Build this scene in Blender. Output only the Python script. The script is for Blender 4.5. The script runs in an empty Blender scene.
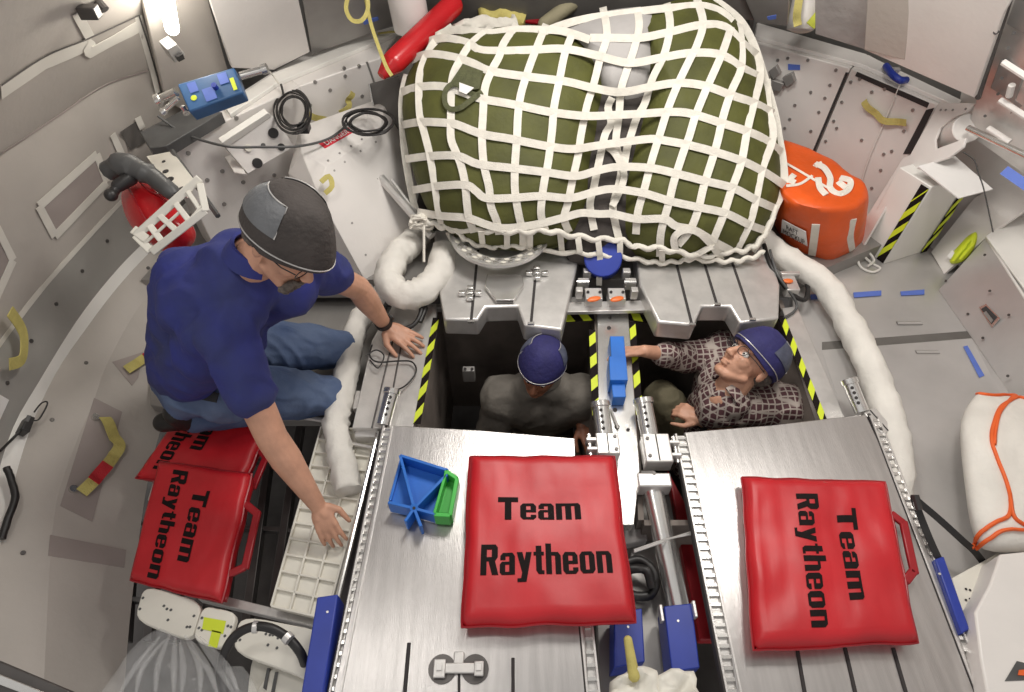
import bpy, bmesh, math, random
from mathutils import Vector, Matrix, noise
from mathutils.bvhtree import BVHTree
random.seed(7)
C = bpy.context.scene.collection
SC = bpy.context.scene
# ------------------------------------------------------------------ camera
FPX = 620.0
PITCH = math.radians(50)
CAM = Vector((0, 0, 2.0))
cp, sp = math.cos(PITCH), math.sin(PITCH)
cam_d = bpy.data.cameras.new('camera'); cam = bpy.data.objects.new('camera', cam_d); C.objects.link(cam)
cam.location = CAM; cam.rotation_euler = (math.pi/2 - PITCH, 0, 0)
cam_d.sensor_width = 36; cam_d.lens = 36*FPX/1024; cam_d.clip_start = .02
SC.camera = cam
SC.view_settings.view_transform = 'Standard'; SC.view_settings.look = 'None'
SC.view_settings.gamma = 1; SC.view_settings.use_curve_mapping = False
SC.view_settings.exposure = 0.0
# ------------------------------------------------------------------ light
w = bpy.data.worlds.new('world'); SC.world = w; w.use_nodes = True
w.node_tree.nodes['Background'].inputs[0].default_value = (1, .97, .94, 1)
w.node_tree.nodes['Background'].inputs[1].default_value = .55
def area(name, loc, target, size, power, col=(1, .96, .9), sy=None):
    l = bpy.data.lights.new(name, 'AREA'); l.energy = power; l.color = col; l.size = size
    if sy: l.shape = 'RECTANGLE'; l.size_y = sy
    o = bpy.data.objects.new(name, l); C.objects.link(o); o.location = loc
    o.rotation_euler = (Vector(target)-Vector(loc)).to_track_quat('-Z', 'Y').to_euler()
    return o
area('overhead_fill', (0.3, 2.2, 2.15), (0.25, 1.6, 0), .6, 32)  # added overhead fill light for the whole cabin, no fitting modelled
area('right_floor_fill', (1.2, 1.7, 2.1), (1.6, 1.7, .0), .35, 17)  # added fill that brightens the right floor and back lockers
area('left_side_fill', (-.9, 1.0, 2.4), (-.9, 1.9, 0), .3, 8)  # added fill above the left side, puts a highlight on the left pan
# ------------------------------------------------------------------ pixel rays: a point of the place on a known plane
def ray(x, y):
    u = (x-512)/FPX; v = (y-346)/FPX
    return Vector((u, cp - v*sp, -sp - v*cp))
def P(x, y, z):
    r = ray(x, y); return CAM + r*((z-2.0)/r.z)
def PY(x, y, Y):
    r = ray(x, y); return CAM + r*(Y/r.y)
def PD(x, y, d): return CAM + ray(x, y)*d
def PP(x, y, o, n):
    r = ray(x, y); return CAM + r*((o-CAM).dot(n)/r.dot(n))
# ------------------------------------------------------------------ materials
M = {}
def mat(name, col, rough=.5, metal=0., var=.0, vscale=6., bump=0., bscale=40., col2=None, stretch=None, alpha=None, trans=0, emis=0, spec=None, coat=0):
    m = bpy.data.materials.new(name); m.use_nodes = True; nt = m.node_tree; b = nt.nodes['Principled BSDF']
    b.inputs['Roughness'].default_value = rough; b.inputs['Metallic'].default_value = metal
    if spec is not None: b.inputs['Specular IOR Level'].default_value = spec
    if coat: b.inputs['Coat Weight'].default_value = coat; b.inputs['Coat Roughness'].default_value = .2
    tc = nt.nodes.new('ShaderNodeTexCoord'); mp = nt.nodes.new('ShaderNodeMapping')
    nt.links.new(tc.outputs['Object'], mp.inputs[0])
    if stretch: mp.inputs['Scale'].default_value = stretch
    n = nt.nodes.new('ShaderNodeTexNoise'); n.inputs['Scale'].default_value = vscale; n.inputs['Detail'].default_value = 6
    nt.links.new(mp.outputs[0], n.inputs['Vector'])
    mx = nt.nodes.new('ShaderNodeMix'); mx.data_type = 'RGBA'
    c2 = col2 if col2 else tuple(c*(1-var) for c in col)
    mx.inputs[6].default_value = (*col, 1); mx.inputs[7].default_value = (*c2, 1)
    rp = nt.nodes.new('ShaderNodeValToRGB'); rp.color_ramp.elements[0].position = .35; rp.color_ramp.elements[1].position = .68
    nt.links.new(n.outputs['Fac'], rp.inputs[0]); nt.links.new(rp.outputs[0], mx.inputs[0])
    nt.links.new(mx.outputs[2], b.inputs['Base Color'])
    if bump:
        n2 = nt.nodes.new('ShaderNodeTexNoise'); n2.inputs['Scale'].default_value = bscale; n2.inputs['Detail'].default_value = 4
        nt.links.new(mp.outputs[0], n2.inputs['Vector'])
        bp = nt.nodes.new('ShaderNodeBump'); bp.inputs['Strength'].default_value = bump; bp.inputs['Distance'].default_value = .01
        nt.links.new(n2.outputs['Fac'], bp.inputs['Height']); nt.links.new(bp.outputs[0], b.inputs['Normal'])
    if trans: b.inputs['Transmission Weight'].default_value = trans; b.inputs['IOR'].default_value = 1.15
    if alpha is not None: b.inputs['Alpha'].default_value = alpha
    if emis:
        b.inputs['Emission Color'].default_value = (*col, 1); b.inputs['Emission Strength'].default_value = emis
    M[name] = m; return m
mat('wall_cream', (.50, .46, .42), .55, 0, .10, 3, .15, 30)
mat('wall_band', (.36, .345, .32), .5, 0, .10, 3, .15, 30)
mat('wall_purple', (.36, .31, .29), .6, 0, .12, 4, .1, 40)
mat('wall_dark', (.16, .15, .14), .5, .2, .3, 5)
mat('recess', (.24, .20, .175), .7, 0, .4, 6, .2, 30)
mat('white_paint', (.76, .725, .695), .38, 0, .08, 4, .06, 60)
mat('white_bright', (.80, .78, .74), .4, 0, .06, 5)
mat('ivory', (.76, .73, .65), .45, 0, .08, 9)
mat('alu', (.68, .66, .64), .36, .6, .16, 5, .08, 60, stretch=(3, 3, 3))
mat('alu_brushed', (.56, .54, .53), .32, .9, .16, 3, .10, 30, stretch=(14, 1.2, 1))
mat('alu_bright', (.78, .77, .75), .25, .9, .12, 8)
mat('alu_floor', (.60, .58, .57), .36, .5, .2, 3, .05, 40)
mat('alu_dull', (.36, .345, .33), .45, .5, .2, 5)
mat('steel_dark', (.14, .13, .125), .4, .6, .4, 6)
mat('slot', (.035, .03, .03), .8)
mat('red_vinyl', (.56, .012, .020), .42, 0, .2, 5, .12, 9)
mat('red_gloss', (.55, .015, .02), .25, 0, .2, 5)
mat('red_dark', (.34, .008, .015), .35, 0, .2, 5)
mat('ink', (.012, .008, .008), .8, spec=.15)
mat('olive', (.085, .088, .014), .7, 0, .35, 7, .5, 22)
mat('olive_strap', (.09, .095, .04), .75, 0, .3, 40, .4, 120)
mat('webbing', (.80, .76, .68), .8, 0, .12, 30, .5, 260)
mat('web_yellow', (.58, .50, .16), .8, 0, .15, 30, .4, 200)
mat('web_lime', (.62, .66, .08), .7, 0, .15, 30, .3, 200)
mat('web_red', (.5, .02, .03), .8, 0, .15, 30, .4, 200)
mat('grey_cloth', (.42, .40, .39), .7, 0, .25, 5, .4, 20)
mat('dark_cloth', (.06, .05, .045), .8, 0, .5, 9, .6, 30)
mat('white_cloth', (.74, .71, .66), .8, 0, .12, 6, .8, 14)
mat('orange_cloth', (.80, .11, .012), .45, 0, .25, 5, .6, 16)
mat('orange_cord', (.75, .12, .02), .6)
mat('rubber', (.02, .018, .018), .45, 0, .3, 20)
mat('black_plastic', (.035, .033, .033), .4, 0, .3, 12)
mat('charcoal', (.10, .10, .10), .45, 0, .3, 12)
mat('blue_plastic', (.02, .16, .60), .4, 0, .15, 10)
mat('blue_dark', (.02, .045, .34), .42, 0, .15, 10)
mat('blue_box', (.045, .13, .30), .4, 0, .3, 9)
mat('blue_tape', (.10, .17, .55), .6, 0, .1, 20)
mat('green_plastic', (.06, .50, .07), .4, 0, .15, 10)
mat('lime', (.62, .72, .03), .5)
mat('tape_white', (.70, .67, .61), .6, 0, .06, 14)
mat('paper', (.80, .78, .76), .7, 0, .03, 8)
mat('label_red', (.6, .03, .05), .5)
mat('label_orange', (.75, .16, .03), .4)
mat('skin', (.62, .33, .22), .5, 0, .22, 14, .12, 90)
mat('skin_dark', (.36, .15, .085), .5, 0, .25, 14, .1, 90)
mat('hair_grey', (.17, .14, .12), .8, 0, .5, 60, .8, 160)
mat('navy_cloth', (.022, .03, .20), .75, 0, .3, 5, .35, 22, col2=(.03, .038, .12))
mat('navy_cap', (.022, .02, .12), .75, 0, .3, 12, .4, 60)
mat('jeans', (.11, .155, .26), .8, 0, .0, 6, .5, 30, col2=(.05, .085, .19))
mat('cap_wool', (.06, .05, .046), .8, 0, .3, 15, .5, 60)
mat('cap_panel', (.15, .155, .165), .5, 0, .2, 15, .3, 60)
mat('grey_shirt', (.20, .18, .155), .8, 0, .3, 7, .5, 25)
mat('khaki', (.28, .25, .16), .8, 0, .25, 7, .5, 25)
mat('cap_slate', (.09, .10, .15), .7, 0, .3, 20, .4, 60)
mat('eye', (.7, .68, .65), .2)
mat('lens_glass', (.9, .9, .9), .05, 0, trans=.9, alpha=.10)
mat('clear_film', (.85, .85, .85), .08, 0, .1, 8, 1.0, 16, alpha=.13, coat=1)
mat('lamp_glow', (1, .95, .85), .5, emis=9)
def plaid(name):
    m = bpy.data.materials.new(name); m.use_nodes = True; nt = m.node_tree; b = nt.nodes['Principled BSDF']
    b.inputs['Roughness'].default_value = .8
    tc = nt.nodes.new('ShaderNodeTexCoord')
    outs = []
    for ax, sc in (('X', 175), ('Y', 175), ('Z', 175)):
        wv = nt.nodes.new('ShaderNodeTexWave'); wv.wave_type = 'BANDS'; wv.bands_direction = ax
        wv.inputs['Scale'].default_value = 11.5; wv.inputs['Distortion'].default_value = .6; wv.inputs['Detail Scale'].default_value = .3
        nt.links.new(tc.outputs['Object'], wv.inputs[0])
        r = nt.nodes.new('ShaderNodeValToRGB'); r.color_ramp.elements[0].position = .83; r.color_ramp.elements[1].position = .96
        nt.links.new(wv.outputs['Fac'], r.inputs[0]); outs.append(r)
    a = nt.nodes.new('ShaderNodeMath'); a.operation = 'MAXIMUM'; nt.links.new(outs[0].outputs[0], a.inputs[0]); nt.links.new(outs[1].outputs[0], a.inputs[1])
    a2 = nt.nodes.new('ShaderNodeMath'); a2.operation = 'MAXIMUM'; nt.links.new(a.outputs[0], a2.inputs[0]); nt.links.new(outs[2].outputs[0], a2.inputs[1])
    mx = nt.nodes.new('ShaderNodeMix'); mx.data_type = 'RGBA'
    mx.inputs[6].default_value = (.085, .032, .038, 1); mx.inputs[7].default_value = (.42, .36, .32, 1)
    nt.links.new(a2.outputs[0], mx.inputs[0]); nt.links.new(mx.outputs[2], b.inputs['Base Color'])
    M[name] = m
plaid('plaid')
# hazard pattern is built as real black and yellow tape pieces
# ------------------------------------------------------------------ object helpers
def wloc(o):
    v = Vector((0, 0, 0))
    while o is not None: v += o.location; o = o.parent
    return v
def tag(o, label=None, cat=None, group=None, kind=None):
    if label: o['label'] = label
    if cat: o['category'] = cat
    if group: o['group'] = group
    if kind: o['kind'] = kind
    return o
def thing(name, loc, label, cat, group=None):
    o = bpy.data.objects.new(name, None); C.objects.link(o); o.location = loc; o.empty_display_size = .05
    return tag(o, label, cat, group)
class MB:
    def __init__(s): s.bm = bmesh.new()
    def faces(s, pts, fs):
        vs = [s.bm.verts.new(p) for p in pts]
        for f in fs:
            try: s.bm.faces.new([vs[i] for i in f])
            except ValueError: pass
        return vs
    def loft(s, rings, close=True, caps=True):
        n = len(rings[0]); R = [[s.bm.verts.new(p) for p in r] for r in rings]
        m = n if close else n-1
        for a, b in zip(R, R[1:]):
            for i in range(m):
                j = (i+1) % n
                s.bm.faces.new((a[i], a[j], b[j], b[i]))
        if caps and close:
            s.bm.faces.new(list(reversed(R[0]))); s.bm.faces.new(R[-1])
        return s
    def prism(s, top, off):
        top = [Vector(p) for p in top]; off = Vector(off)
        # orient
        return s.loft([[p+off for p in top], top])
    def box(s, c, size, rot=None):
        c = Vector(c); h = Vector(size)/2; R = rot if rot else Matrix.Identity(3)
        pts = [c + R @ Vector((sx*h.x, sy*h.y, sz*h.z)) for sz in (-1, 1) for sx, sy in ((-1, -1), (1, -1), (1, 1), (-1, 1))]
        return s.loft([pts[:4], pts[4:]])
    def tube(s, pts, r, seg=10, rough=0, seed=0, caps=True, flat=1):
        pts = [Vector(p) for p in pts]; n = len(pts)
        rr = r if isinstance(r, (list, tuple)) else [r]*n
        rings = []; up = None
        for i, p in enumerate(pts):
            t = (pts[min(i+1, n-1)] - pts[max(i-1, 0)]).normalized()
            if up is None: up = Vector((0, 0, 1)) if abs(t.z) < .9 else Vector((1, 0, 0))
            a = (up - t*up.dot(t)).normalized(); up = a; b = t.cross(a)
            ring = []
            for k in range(seg):
                th = 2*math.pi*k/seg; q = rr[i]
                if rough: q *= 1 + rough*noise.noise(Vector((math.cos(th)*2.2+seed, math.sin(th)*2.2, i*.45)))
                ring.append(p + a*math.cos(th)*q*flat + b*math.sin(th)*q)
            rings.append(ring)
        return s.loft(rings, True, caps)
    def cyl(s, a, b, r, seg=20, r2=None):
        return s.tube([a, b], [r, r if r2 is None else r2], seg)
    def ell(s, c, r, rot=None, u=16, v=10):
        c = Vector(c); r = Vector(r) if hasattr(r, '__len__') else Vector((r, r, r)); R = rot if rot else Matrix.Identity(3)
        rings = []
        for i in range(1, v):
            ph = math.pi*i/v
            rings.append([c + R @ Vector((r.x*math.sin(ph)*math.cos(2*math.pi*k/u), r.y*math.sin(ph)*math.sin(2*math.pi*k/u), -r.z*math.cos(ph))) for k in range(u)])
        return s.loft(rings)
    def cone(s, a, ra, b, rb, seg=14):
        a = Vector(a); b = Vector(b); t = b-a
        if t.length < 1e-6: return s.ell(a, ra)
        t.normalize(); pts = []; rr = []
        for i in range(1, 6):
            f = i/5*math.pi/2; pts.append(a - t*ra*math.cos(f)); rr.append(max(ra*math.sin(f), .001))
        for i in range(0, 5):
            f = math.pi/2 - i/5*math.pi/2; pts.append(b + t*rb*math.cos(f)); rr.append(max(rb*math.sin(f), .001))
        return s.tube(pts, rr, seg)
    def ribbon(s, pts, nrm, width, thick=.003):
        pts = [Vector(p) for p in pts]; n = len(pts); rings = []
        for i, p in enumerate(pts):
            t = (pts[min(i+1, n-1)] - pts[max(i-1, 0)]).normalized()
            nn = Vector(nrm[i] if isinstance(nrm, list) else nrm).normalized(); c = t.cross(nn).normalized(); nn = c.cross(t).normalized()
            w_ = width[i] if isinstance(width, list) else width
            rings.append([p+c*w_/2, p+c*w_/2+nn*thick, p-c*w_/2+nn*thick, p-c*w_/2])
        return s.loft(rings)
    def build(s, name, m, parent=None, smooth=35, bevel=0, label=None, cat=None, group=None, kind=None, bseg=2):
        bmesh.ops.recalc_face_normals(s.bm, faces=s.bm.faces)
        me = bpy.data.meshes.new(name)
        if parent is not None: off = wloc(parent)
        else:
            xs = [v.co for v in s.bm.verts]
            off = Vector((sum(c.x for c in xs)/len(xs), sum(c.y for c in xs)/len(xs), min(c.z for c in xs)))
        bmesh.ops.translate(s.bm, verts=s.bm.verts, vec=-off)
        s.bm.to_mesh(me); s.bm.free()
        me.materials.append(M[m])
        if smooth:
            me.polygons.foreach_set('use_smooth', [True]*len(me.polygons)); me.set_sharp_from_angle(angle=math.radians(smooth))
        o = bpy.data.objects.new(name, me); C.objects.link(o)
        if parent is not None: o.parent = parent
        else: o.location = off
        if bevel:
            b = o.modifiers.new('bevel', 'BEVEL'); b.width = bevel; b.segments = bseg; b.limit_method = 'ANGLE'
        return tag(o, label, cat, group, kind)
def copy_tree(o, parent=None, delta=None):
    c = o.copy(); C.objects.link(c); c.parent = parent
    if delta is not None: c.location = o.location + delta
    for ch in o.children: copy_tree(ch, c)
    return c
def cat(pts, n=8):
    """smooth curve through points"""
    pts = [Vector(p) for p in pts]; out = []
    for i in range(len(pts)-1):
        p0 = pts[max(i-1, 0)]; p1 = pts[i]; p2 = pts[i+1]; p3 = pts[min(i+2, len(pts)-1)]
        for k in range(n):
            t = k/n
            out.append(.5*((2*p1)+(p2-p0)*t+(2*p0-5*p1+4*p2-p3)*t*t+(3*p1-p0-3*p2+p3)*t**3))
    out.append(pts[-1]); return out
def slab(pts, thick):
    """plate whose visible face is pts; grows away from the camera"""
    pts = [Vector(p) for p in pts]
    n = Vector((0, 0, 0))
    for i in range(len(pts)): n += pts[i].cross(pts[(i+1) % len(pts)])
    n.normalize()
    if n.dot(CAM - pts[0]) < 0: n = -n
    return pts, -n*thick
def addslab(mb, pts, thick):
    a, o = slab(pts, thick); return mb.prism(a, o)
def pz(lst, z): return [P(x, y, z) for x, y in lst]
def nrm_of(pts):
    n = Vector((0, 0, 0))
    for i in range(len(pts)): n += pts[i].cross(pts[(i+1) % len(pts)])
    n.normalize()
    return n if n.dot(CAM-pts[0]) > 0 else -n
def text_mesh(txt, bold=.0, size=1.0):
    cu = bpy.data.curves.new('t', 'FONT'); cu.body = txt; cu.size = size; cu.offset = bold; cu.resolution_u = 4
    cu.align_x = 'CENTER'; cu.align_y = 'CENTER'
    o = bpy.data.objects.new('t', cu); C.objects.link(o)
    dg = bpy.context.evaluated_depsgraph_get(); me = bpy.data.meshes.new_from_object(o.evaluated_get(dg))
    vs = [v.co.copy() for v in me.vertices]; fs = [tuple(p.vertices) for p in me.polygons]
    bpy.data.objects.remove(o); bpy.data.curves.remove(cu); bpy.data.meshes.remove(me)
    xs = [v.x for v in vs]; ys = [v.y for v in vs]
    x0, x1, y0, y1 = min(xs), max(xs), min(ys), max(ys)
    return [((v.x-x0)/(x1-x0), (v.y-y0)/(y1-y0)) for v in vs], fs
def lettering(txt, fn, parent, m='ink', name='lettering', bold=.02):
    """fn(s,t) -> world point, s along the word, t up the letters"""
    uv, fs = text_mesh(txt, bold); mb = MB(); mb.faces([fn(s, t) for s, t in uv], fs)
    return mb.build(name, m, parent, smooth=0)
GL = {
 'T': (.74, [(0, .78, .74, 1), (.25, 0, .49, .8)]),
 'R': (.66, [(0, 0, .23, 1), (.22, .83, .50, 1), [(.42, 1), (.56, 1), (.65, .9), (.65, .58), (.56, .46), (.42, .46)], (.22, .44, .46, .58), [(.30, .45), (.54, .47), (.68, 0), (.44, 0)]]),
 'e': (.58, [[(.0, .12), (.10, 0), (.22, 0), (.22, .72), (.10, .72), (0, .6)], (.2, .60, .40, .72), [(.38, .32), (.58, .32), (.58, .60), (.48, .72), (.38, .72)], (.2, .32, .4, .43), (.2, 0, .40, .11), [(.38, 0), (.48, 0), (.58, .10), (.58, .21), (.38, .21)]]),
 'a': (.58, [[(.02, .48), (.22, .48), (.22, .72), (.12, .72), (.02, .62)], (.2, .60, .40, .72), [(.36, 0), (.58, 0), (.58, .60), (.48, .72), (.36, .72)], (.12, .33, .38, .43), [(0, .08), (.08, 0), (.21, 0), (.21, .43), (.08, .43), (0, .34)], (.2, 0, .37, .10)]),
 'm': (.92, [(0, 0, .22, .72), [(.34, 0), (.56, 0), (.56, .72), (.34, .72)], [(.68, 0), (.90, 0), (.90, .62), (.82, .72), (.68, .72)], (.2, .60, .36, .72), (.54, .60, .70, .72)]),
 'y': (.58, [[(0, .72), (.22, .72), (.40, .06), (.22, .0)], [(.36, .72), (.58, .72), (.36, -.24), (.13, -.24)], (.02, -.24, .2, -.12)]),
 't': (.40, [[(.09, .12), (.18, 0), (.31, 0), (.31, .92), (.09, .92)], (0, .60, .40, .72), (.28, 0, .40, .12)]),
 'h': (.58, [(0, 0, .22, 1), (.2, .60, .40, .72), [(.36, 0), (.58, 0), (.58, .60), (.48, .72), (.36, .72)]]),
 'o': (.58, [[(.0, .12), (.10, 0), (.22, 0), (.22, .72), (.10, .72), (0, .6)], (.2, .60, .38, .72), (.2, 0, .38, .12), [(.36, 0), (.48, 0), (.58, .12), (.58, .6), (.48, .72), (.36, .72)]]),
 'n': (.58, [(0, 0, .22, .72), (.2, .60, .40, .72), [(.36, 0), (.58, 0), (.58, .60), (.48, .72), (.36, .72)]]),
}
def heavy(txt, fn, parent, m='ink', name='lettering'):
    """heavy block letters; fn(s,t), t 0..1 from baseline to cap height"""
    W = sum(GL[c][0]+.07 for c in txt)-.07; x = 0; mb = MB()
    for c in txt:
        w_, ps = GL[c]
        for p in ps:
            if isinstance(p, tuple): p = [(p[0], p[1]), (p[2], p[1]), (p[2], p[3]), (p[0], p[3])]
            # split long edges so the print follows the cloth
            q = []
            for (x0, y0), (x1, y1) in zip(p, p[1:]+p[:1]):
                for k in range(3): q.append((x0+(x1-x0)*k/3, y0+(y1-y0)*k/3))
            cx_ = sum(a for a, b in q)/len(q); cy_ = sum(b for a, b in q)/len(q)
            pts = [fn((x+a)/W, b) for a, b in q]+[fn((x+cx_)/W, cy_)]; n = len(q)
            mb.faces(pts, [(i, (i+1) % n, n) for i in range(n)])
        x += w_+.07
    return mb.build(name, m, parent, smooth=0)
def on_quad(a, b, c, d, lift=.002):
    """a bottom-left, b bottom-right, c top-right, d top-left in reading direction"""
    a, b, c, d = map(Vector, (a, b, c, d)); n = nrm_of([a, b, c, d])
    return lambda s, t: (a*(1-s)+b*s)*(1-t) + (d*(1-s)+c*s)*t + n*lift
# ------------------------------------------------------------------ structure
def resample(pts, n):
    pts = cat(pts, 10); L = [0]
    for a, b in zip(pts, pts[1:]): L.append(L[-1]+(b-a).length)
    out = []
    j = 0
    for i in range(n):
        d = L[-1]*i/(n-1)
        while j < len(L)-2 and L[j+1] < d: j += 1
        f = (d-L[j])/max(L[j+1]-L[j], 1e-9); out.append(pts[j].lerp(pts[j+1], min(f, 1)))
    return out
rowsL = {  # far end first; each line of the curved shell at its height
 'm': ([(205, 330), (175, 390), (150, 470), (133, 590), (124, 692), (120, 760)], -.34),
 'c': ([(215, 215), (146, 297), (108, 362), (94, 400), (67, 467), (53, 526), (44, 682), (42, 760)], -.10),
 'r': ([(215, 190), (150, 252), (117, 288), (88, 326), (56, 373), (30, 430), (10, 500), (-8, 600), (-10, 740)], -.01),
 'q': ([(205, 185), (138, 248), (104, 285), (74, 325), (40, 380), (12, 430), (-8, 500), (-24, 600), (-30, 740)], .03),
 'a': ([(190, 140), (123, 200), (88, 236), (44, 285), (12, 326), (-25, 390), (-60, 480), (-90, 600)], .25),
 'k': ([(215, 50), (147, 70), (103, 85), (59, 114), (23, 138), (-15, 172), (-80, 250), (-150, 360)], .75),
 'n': ([(200, -8), (138, 15), (88, 38), (44, 56), (0, 85), (-50, 125), (-130, 200)], 1.0),
 't': ([(190, -75), (125, -50), (60, -30), (0, 0), (-60, 40), (-150, 120)], 1.3),
}
RL = {k: resample(pz(p, z), 40) for k, (p, z) in rowsL.items()}
def shell(keys, name, m, thick=.02):
    mb = MB(); n = 40
    front = [RL[k] for k in keys]
    V = [[mb.bm.verts.new(p) for p in r] for r in front]
    W = [[mb.bm.verts.new(p + (p-Vector((.15, 1.35, p.z))).normalized()*thick) for p in r] for r in front]
    for G in (V, W):
        for a, b in zip(G, G[1:]):
            for i in range(n-1): mb.bm.faces.new((a[i], a[i+1], b[i+1], b[i]))
    for a, b in ((V[0], W[0]), (V[-1], W[-1])):
        for i in range(n-1): mb.bm.faces.new((a[i], a[i+1], b[i+1], b[i]))
    for a, b in zip(range(len(V)-1), range(1, len(V))):
        for i in (0, n-1): mb.bm.faces.new((V[a][i], V[b][i], W[b][i], W[a][i]))
    return mb.build(name, m, None, 50, kind='structure')
shell(['m', 'c', ], 'wall_left', 'wall_cream')
shell(['c', 'r'], 'wall_left.001', 'wall_cream')
shell(['r', 'q'], 'trim_1', 'white_bright')
shell(['q', 'a'], 'wall_left.002', 'wall_band')
shell(['a', 'k'], 'wall_left.004', 'wall_cream')
shell(['k', 'n', 't'], 'wall_left.003', 'wall_cream')
CX, CY = .15, 1.35
def ring(R, z, a0, a1, n=40):
    return [Vector((CX+R*math.cos(a0+(a1-a0)*i/(n-1)), CY+R*math.sin(a0+(a1-a0)*i/(n-1)), z)) for i in range(n)]
def rshell(prof, a0, a1, name, m, thick=.03, kind='structure'):
    n = 40; a0 = math.radians(a0); a1 = math.radians(a1)
    mb = MB(); V = [[mb.bm.verts.new(p) for p in ring(R, z, a0, a1)] for R, z in prof]
    W = [[mb.bm.verts.new(p) for p in ring(R+thick, z, a0, a1)] for R, z in prof]
    for G in (V, W):
        for a, b in zip(G, G[1:]):
            for i in range(n-1): mb.bm.faces.new((a[i], a[i+1], b[i+1], b[i]))
    for a, b in ((V[0], W[0]), (V[-1], W[-1])):
        for i in range(n-1): mb.bm.faces.new((a[i], a[i+1], b[i+1], b[i]))
    for j in range(len(V)-1):
        for i in (0, n-1): mb.bm.faces.new((V[j][i], V[j+1][i], W[j+1][i], W[j][i]))
    return mb.build(name, m, None, 50, kind=kind)
rshell([(2.46, -.5), (2.46, .62), (2.28, .80), (1.75, 1.6)], 35, 150, 'wall_back', 'alu_dull')
rshell([(2.42, -.5), (2.42, .40), (2.26, .62), (1.80, 1.4)], -30, 35, 'wall_right', 'white_paint')
rshell([(1.75, 1.6), (1.0, 2.75), (.02, 2.9)], -30, 200, 'ceiling', 'alu_dull')
# lower floor with a well, raised deck at the right
def plate(pts, z0, z1, name, m, bevel=0):
    mb = MB(); mb.prism([Vector((x, y, z1)) for x, y in pts], (0, 0, z0-z1)); return mb.build(name, m, None, 35, bevel, kind='structure')
plate([(-2.1, -.5), (2.4, -.5), (2.4, 3.7), (-2.1, 3.7)], -1.05, -1.0, 'floor', 'steel_dark')
FZ = -.12
wx0, wx1, wxm = -.42, 1.22, .40
# right deck, its edge follows the well
mb = MB()
mb.prism([P(793, 310, FZ), P(838, 420, FZ), P(905, 520, FZ), P(960, 640, FZ), P(1000, 760, FZ), P(1300, 760, FZ), Vector((2.45, 1.3, FZ)), Vector((2.3, 2.2, FZ)), Vector((1.9, 2.9, FZ)), P(790, 225, FZ)], (0, 0, -.06))
mb.build('floor.001', 'alu_floor', None, 35, .004, kind='structure')
# back platform under the cargo and lockers
plate([(-1.75, 2.12), (1.35, 2.12), (1.9, 2.4), (1.75, 2.75), (1.2, 3.35), (.2, 3.6), (-.8, 3.4), (-1.6, 2.8)], -.16, -.04, 'floor.002', 'alu_dull')
# left platform under the kneeling man
mb = MB(); mb.prism(pz([(195, 235), (425, 262), (420, 330), (375, 385), (345, 420), (250, 420), (150, 405), (150, 300)], -.22), (0, 0, -.05))
mb.build('floor.003', 'alu_dull', None, 35, .004, kind='structure')
# well (two bays) : dark walls
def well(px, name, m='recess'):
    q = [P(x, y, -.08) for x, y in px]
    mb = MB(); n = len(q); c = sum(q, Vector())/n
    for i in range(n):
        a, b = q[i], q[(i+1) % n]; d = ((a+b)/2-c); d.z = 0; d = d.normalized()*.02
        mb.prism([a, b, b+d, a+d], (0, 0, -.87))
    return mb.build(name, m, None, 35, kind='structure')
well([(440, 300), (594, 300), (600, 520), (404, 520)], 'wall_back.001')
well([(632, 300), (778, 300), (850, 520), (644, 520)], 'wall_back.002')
# slatted dark bay under the red cushions at the left
mb = MB()
for k in range(7):
    a = P(300-k*27, 395, -.55); b = P(262-k*24, 640, -.55)
    mb.prism([a, a+Vector((.035, 0, 0)), b+Vector((.035, 0, 0)), b], (0, 0, -.05))
for yy in (452, 520, 600):
    a = P(110, yy, -.56); b = P(320, yy+14, -.56)
    mb.prism([a, b, b+Vector((0, .02, 0)), a+Vector((0, .02, 0))], (0, 0, -.04))
mb.build('floor.004', 'steel_dark', None, 35, .003, kind='structure')
# ------------------------------------------------------------------ deck strips around the well
def strip(px, z, name, m, label, cat_, thick=.04, bevel=.003, group=None, parent=None):
    mb = MB(); mb.prism(pz(px, z), (0, 0, -thick)); return mb.build(name, m, parent, 35, bevel, label=label, cat=cat_, group=group)
DZ = -.05
o = strip([(398, 296), (437, 296), (436, 330), (413, 428), (352, 428), (372, 340)], DZ, 'deck_rail', 'alu', 'flat grey deck rail left of the open well, under the kneeling man\'s hand', 'rail')
mb = MB()
for a, b in (((404, 330), (386, 428)), ((395, 330), (372, 428))):
    mb.tube([P(*a, DZ+.002), P(*b, DZ+.002)], .004, 6)
mb.build('groove', 'steel_dark', o)
o = strip([(782, 308), (797, 306), (846, 420), (822, 424)], DZ, 'deck_rail', 'alu', 'flat grey deck rail right of the open well', 'rail')
o = strip([(597, 308), (628, 308), (640, 470), (634, 525), (590, 525), (598, 400)], DZ, 'centre_beam', 'alu_bright', 'long light metal beam running between the two open wells', 'beam', .05)
mb = MB()
for x, y, r in ((610, 318, .007), (609, 328, .009), (612, 338, .006), (615, 410, .009), (617, 427, .010), (628, 430, .007)):
    p = P(x, y, DZ); mb.cyl(p+Vector((0, 0, -.002)), p+Vector((0, 0, .003)), r, 14)
mb.build('bolt_hole', 'slot', o)
mb = MB(); mb.tube([P(611, 409, DZ+.01), P(618, 428, DZ+.012)], .005, 8); mb.build('pin', 'alu', o)
o = strip([(436, 300), (600, 296), (600, 303), (436, 308)], DZ, 'back_rail', 'alu_dull', 'thin dull rail along the back of the left well under the headrest', 'rail', .03)
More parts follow.
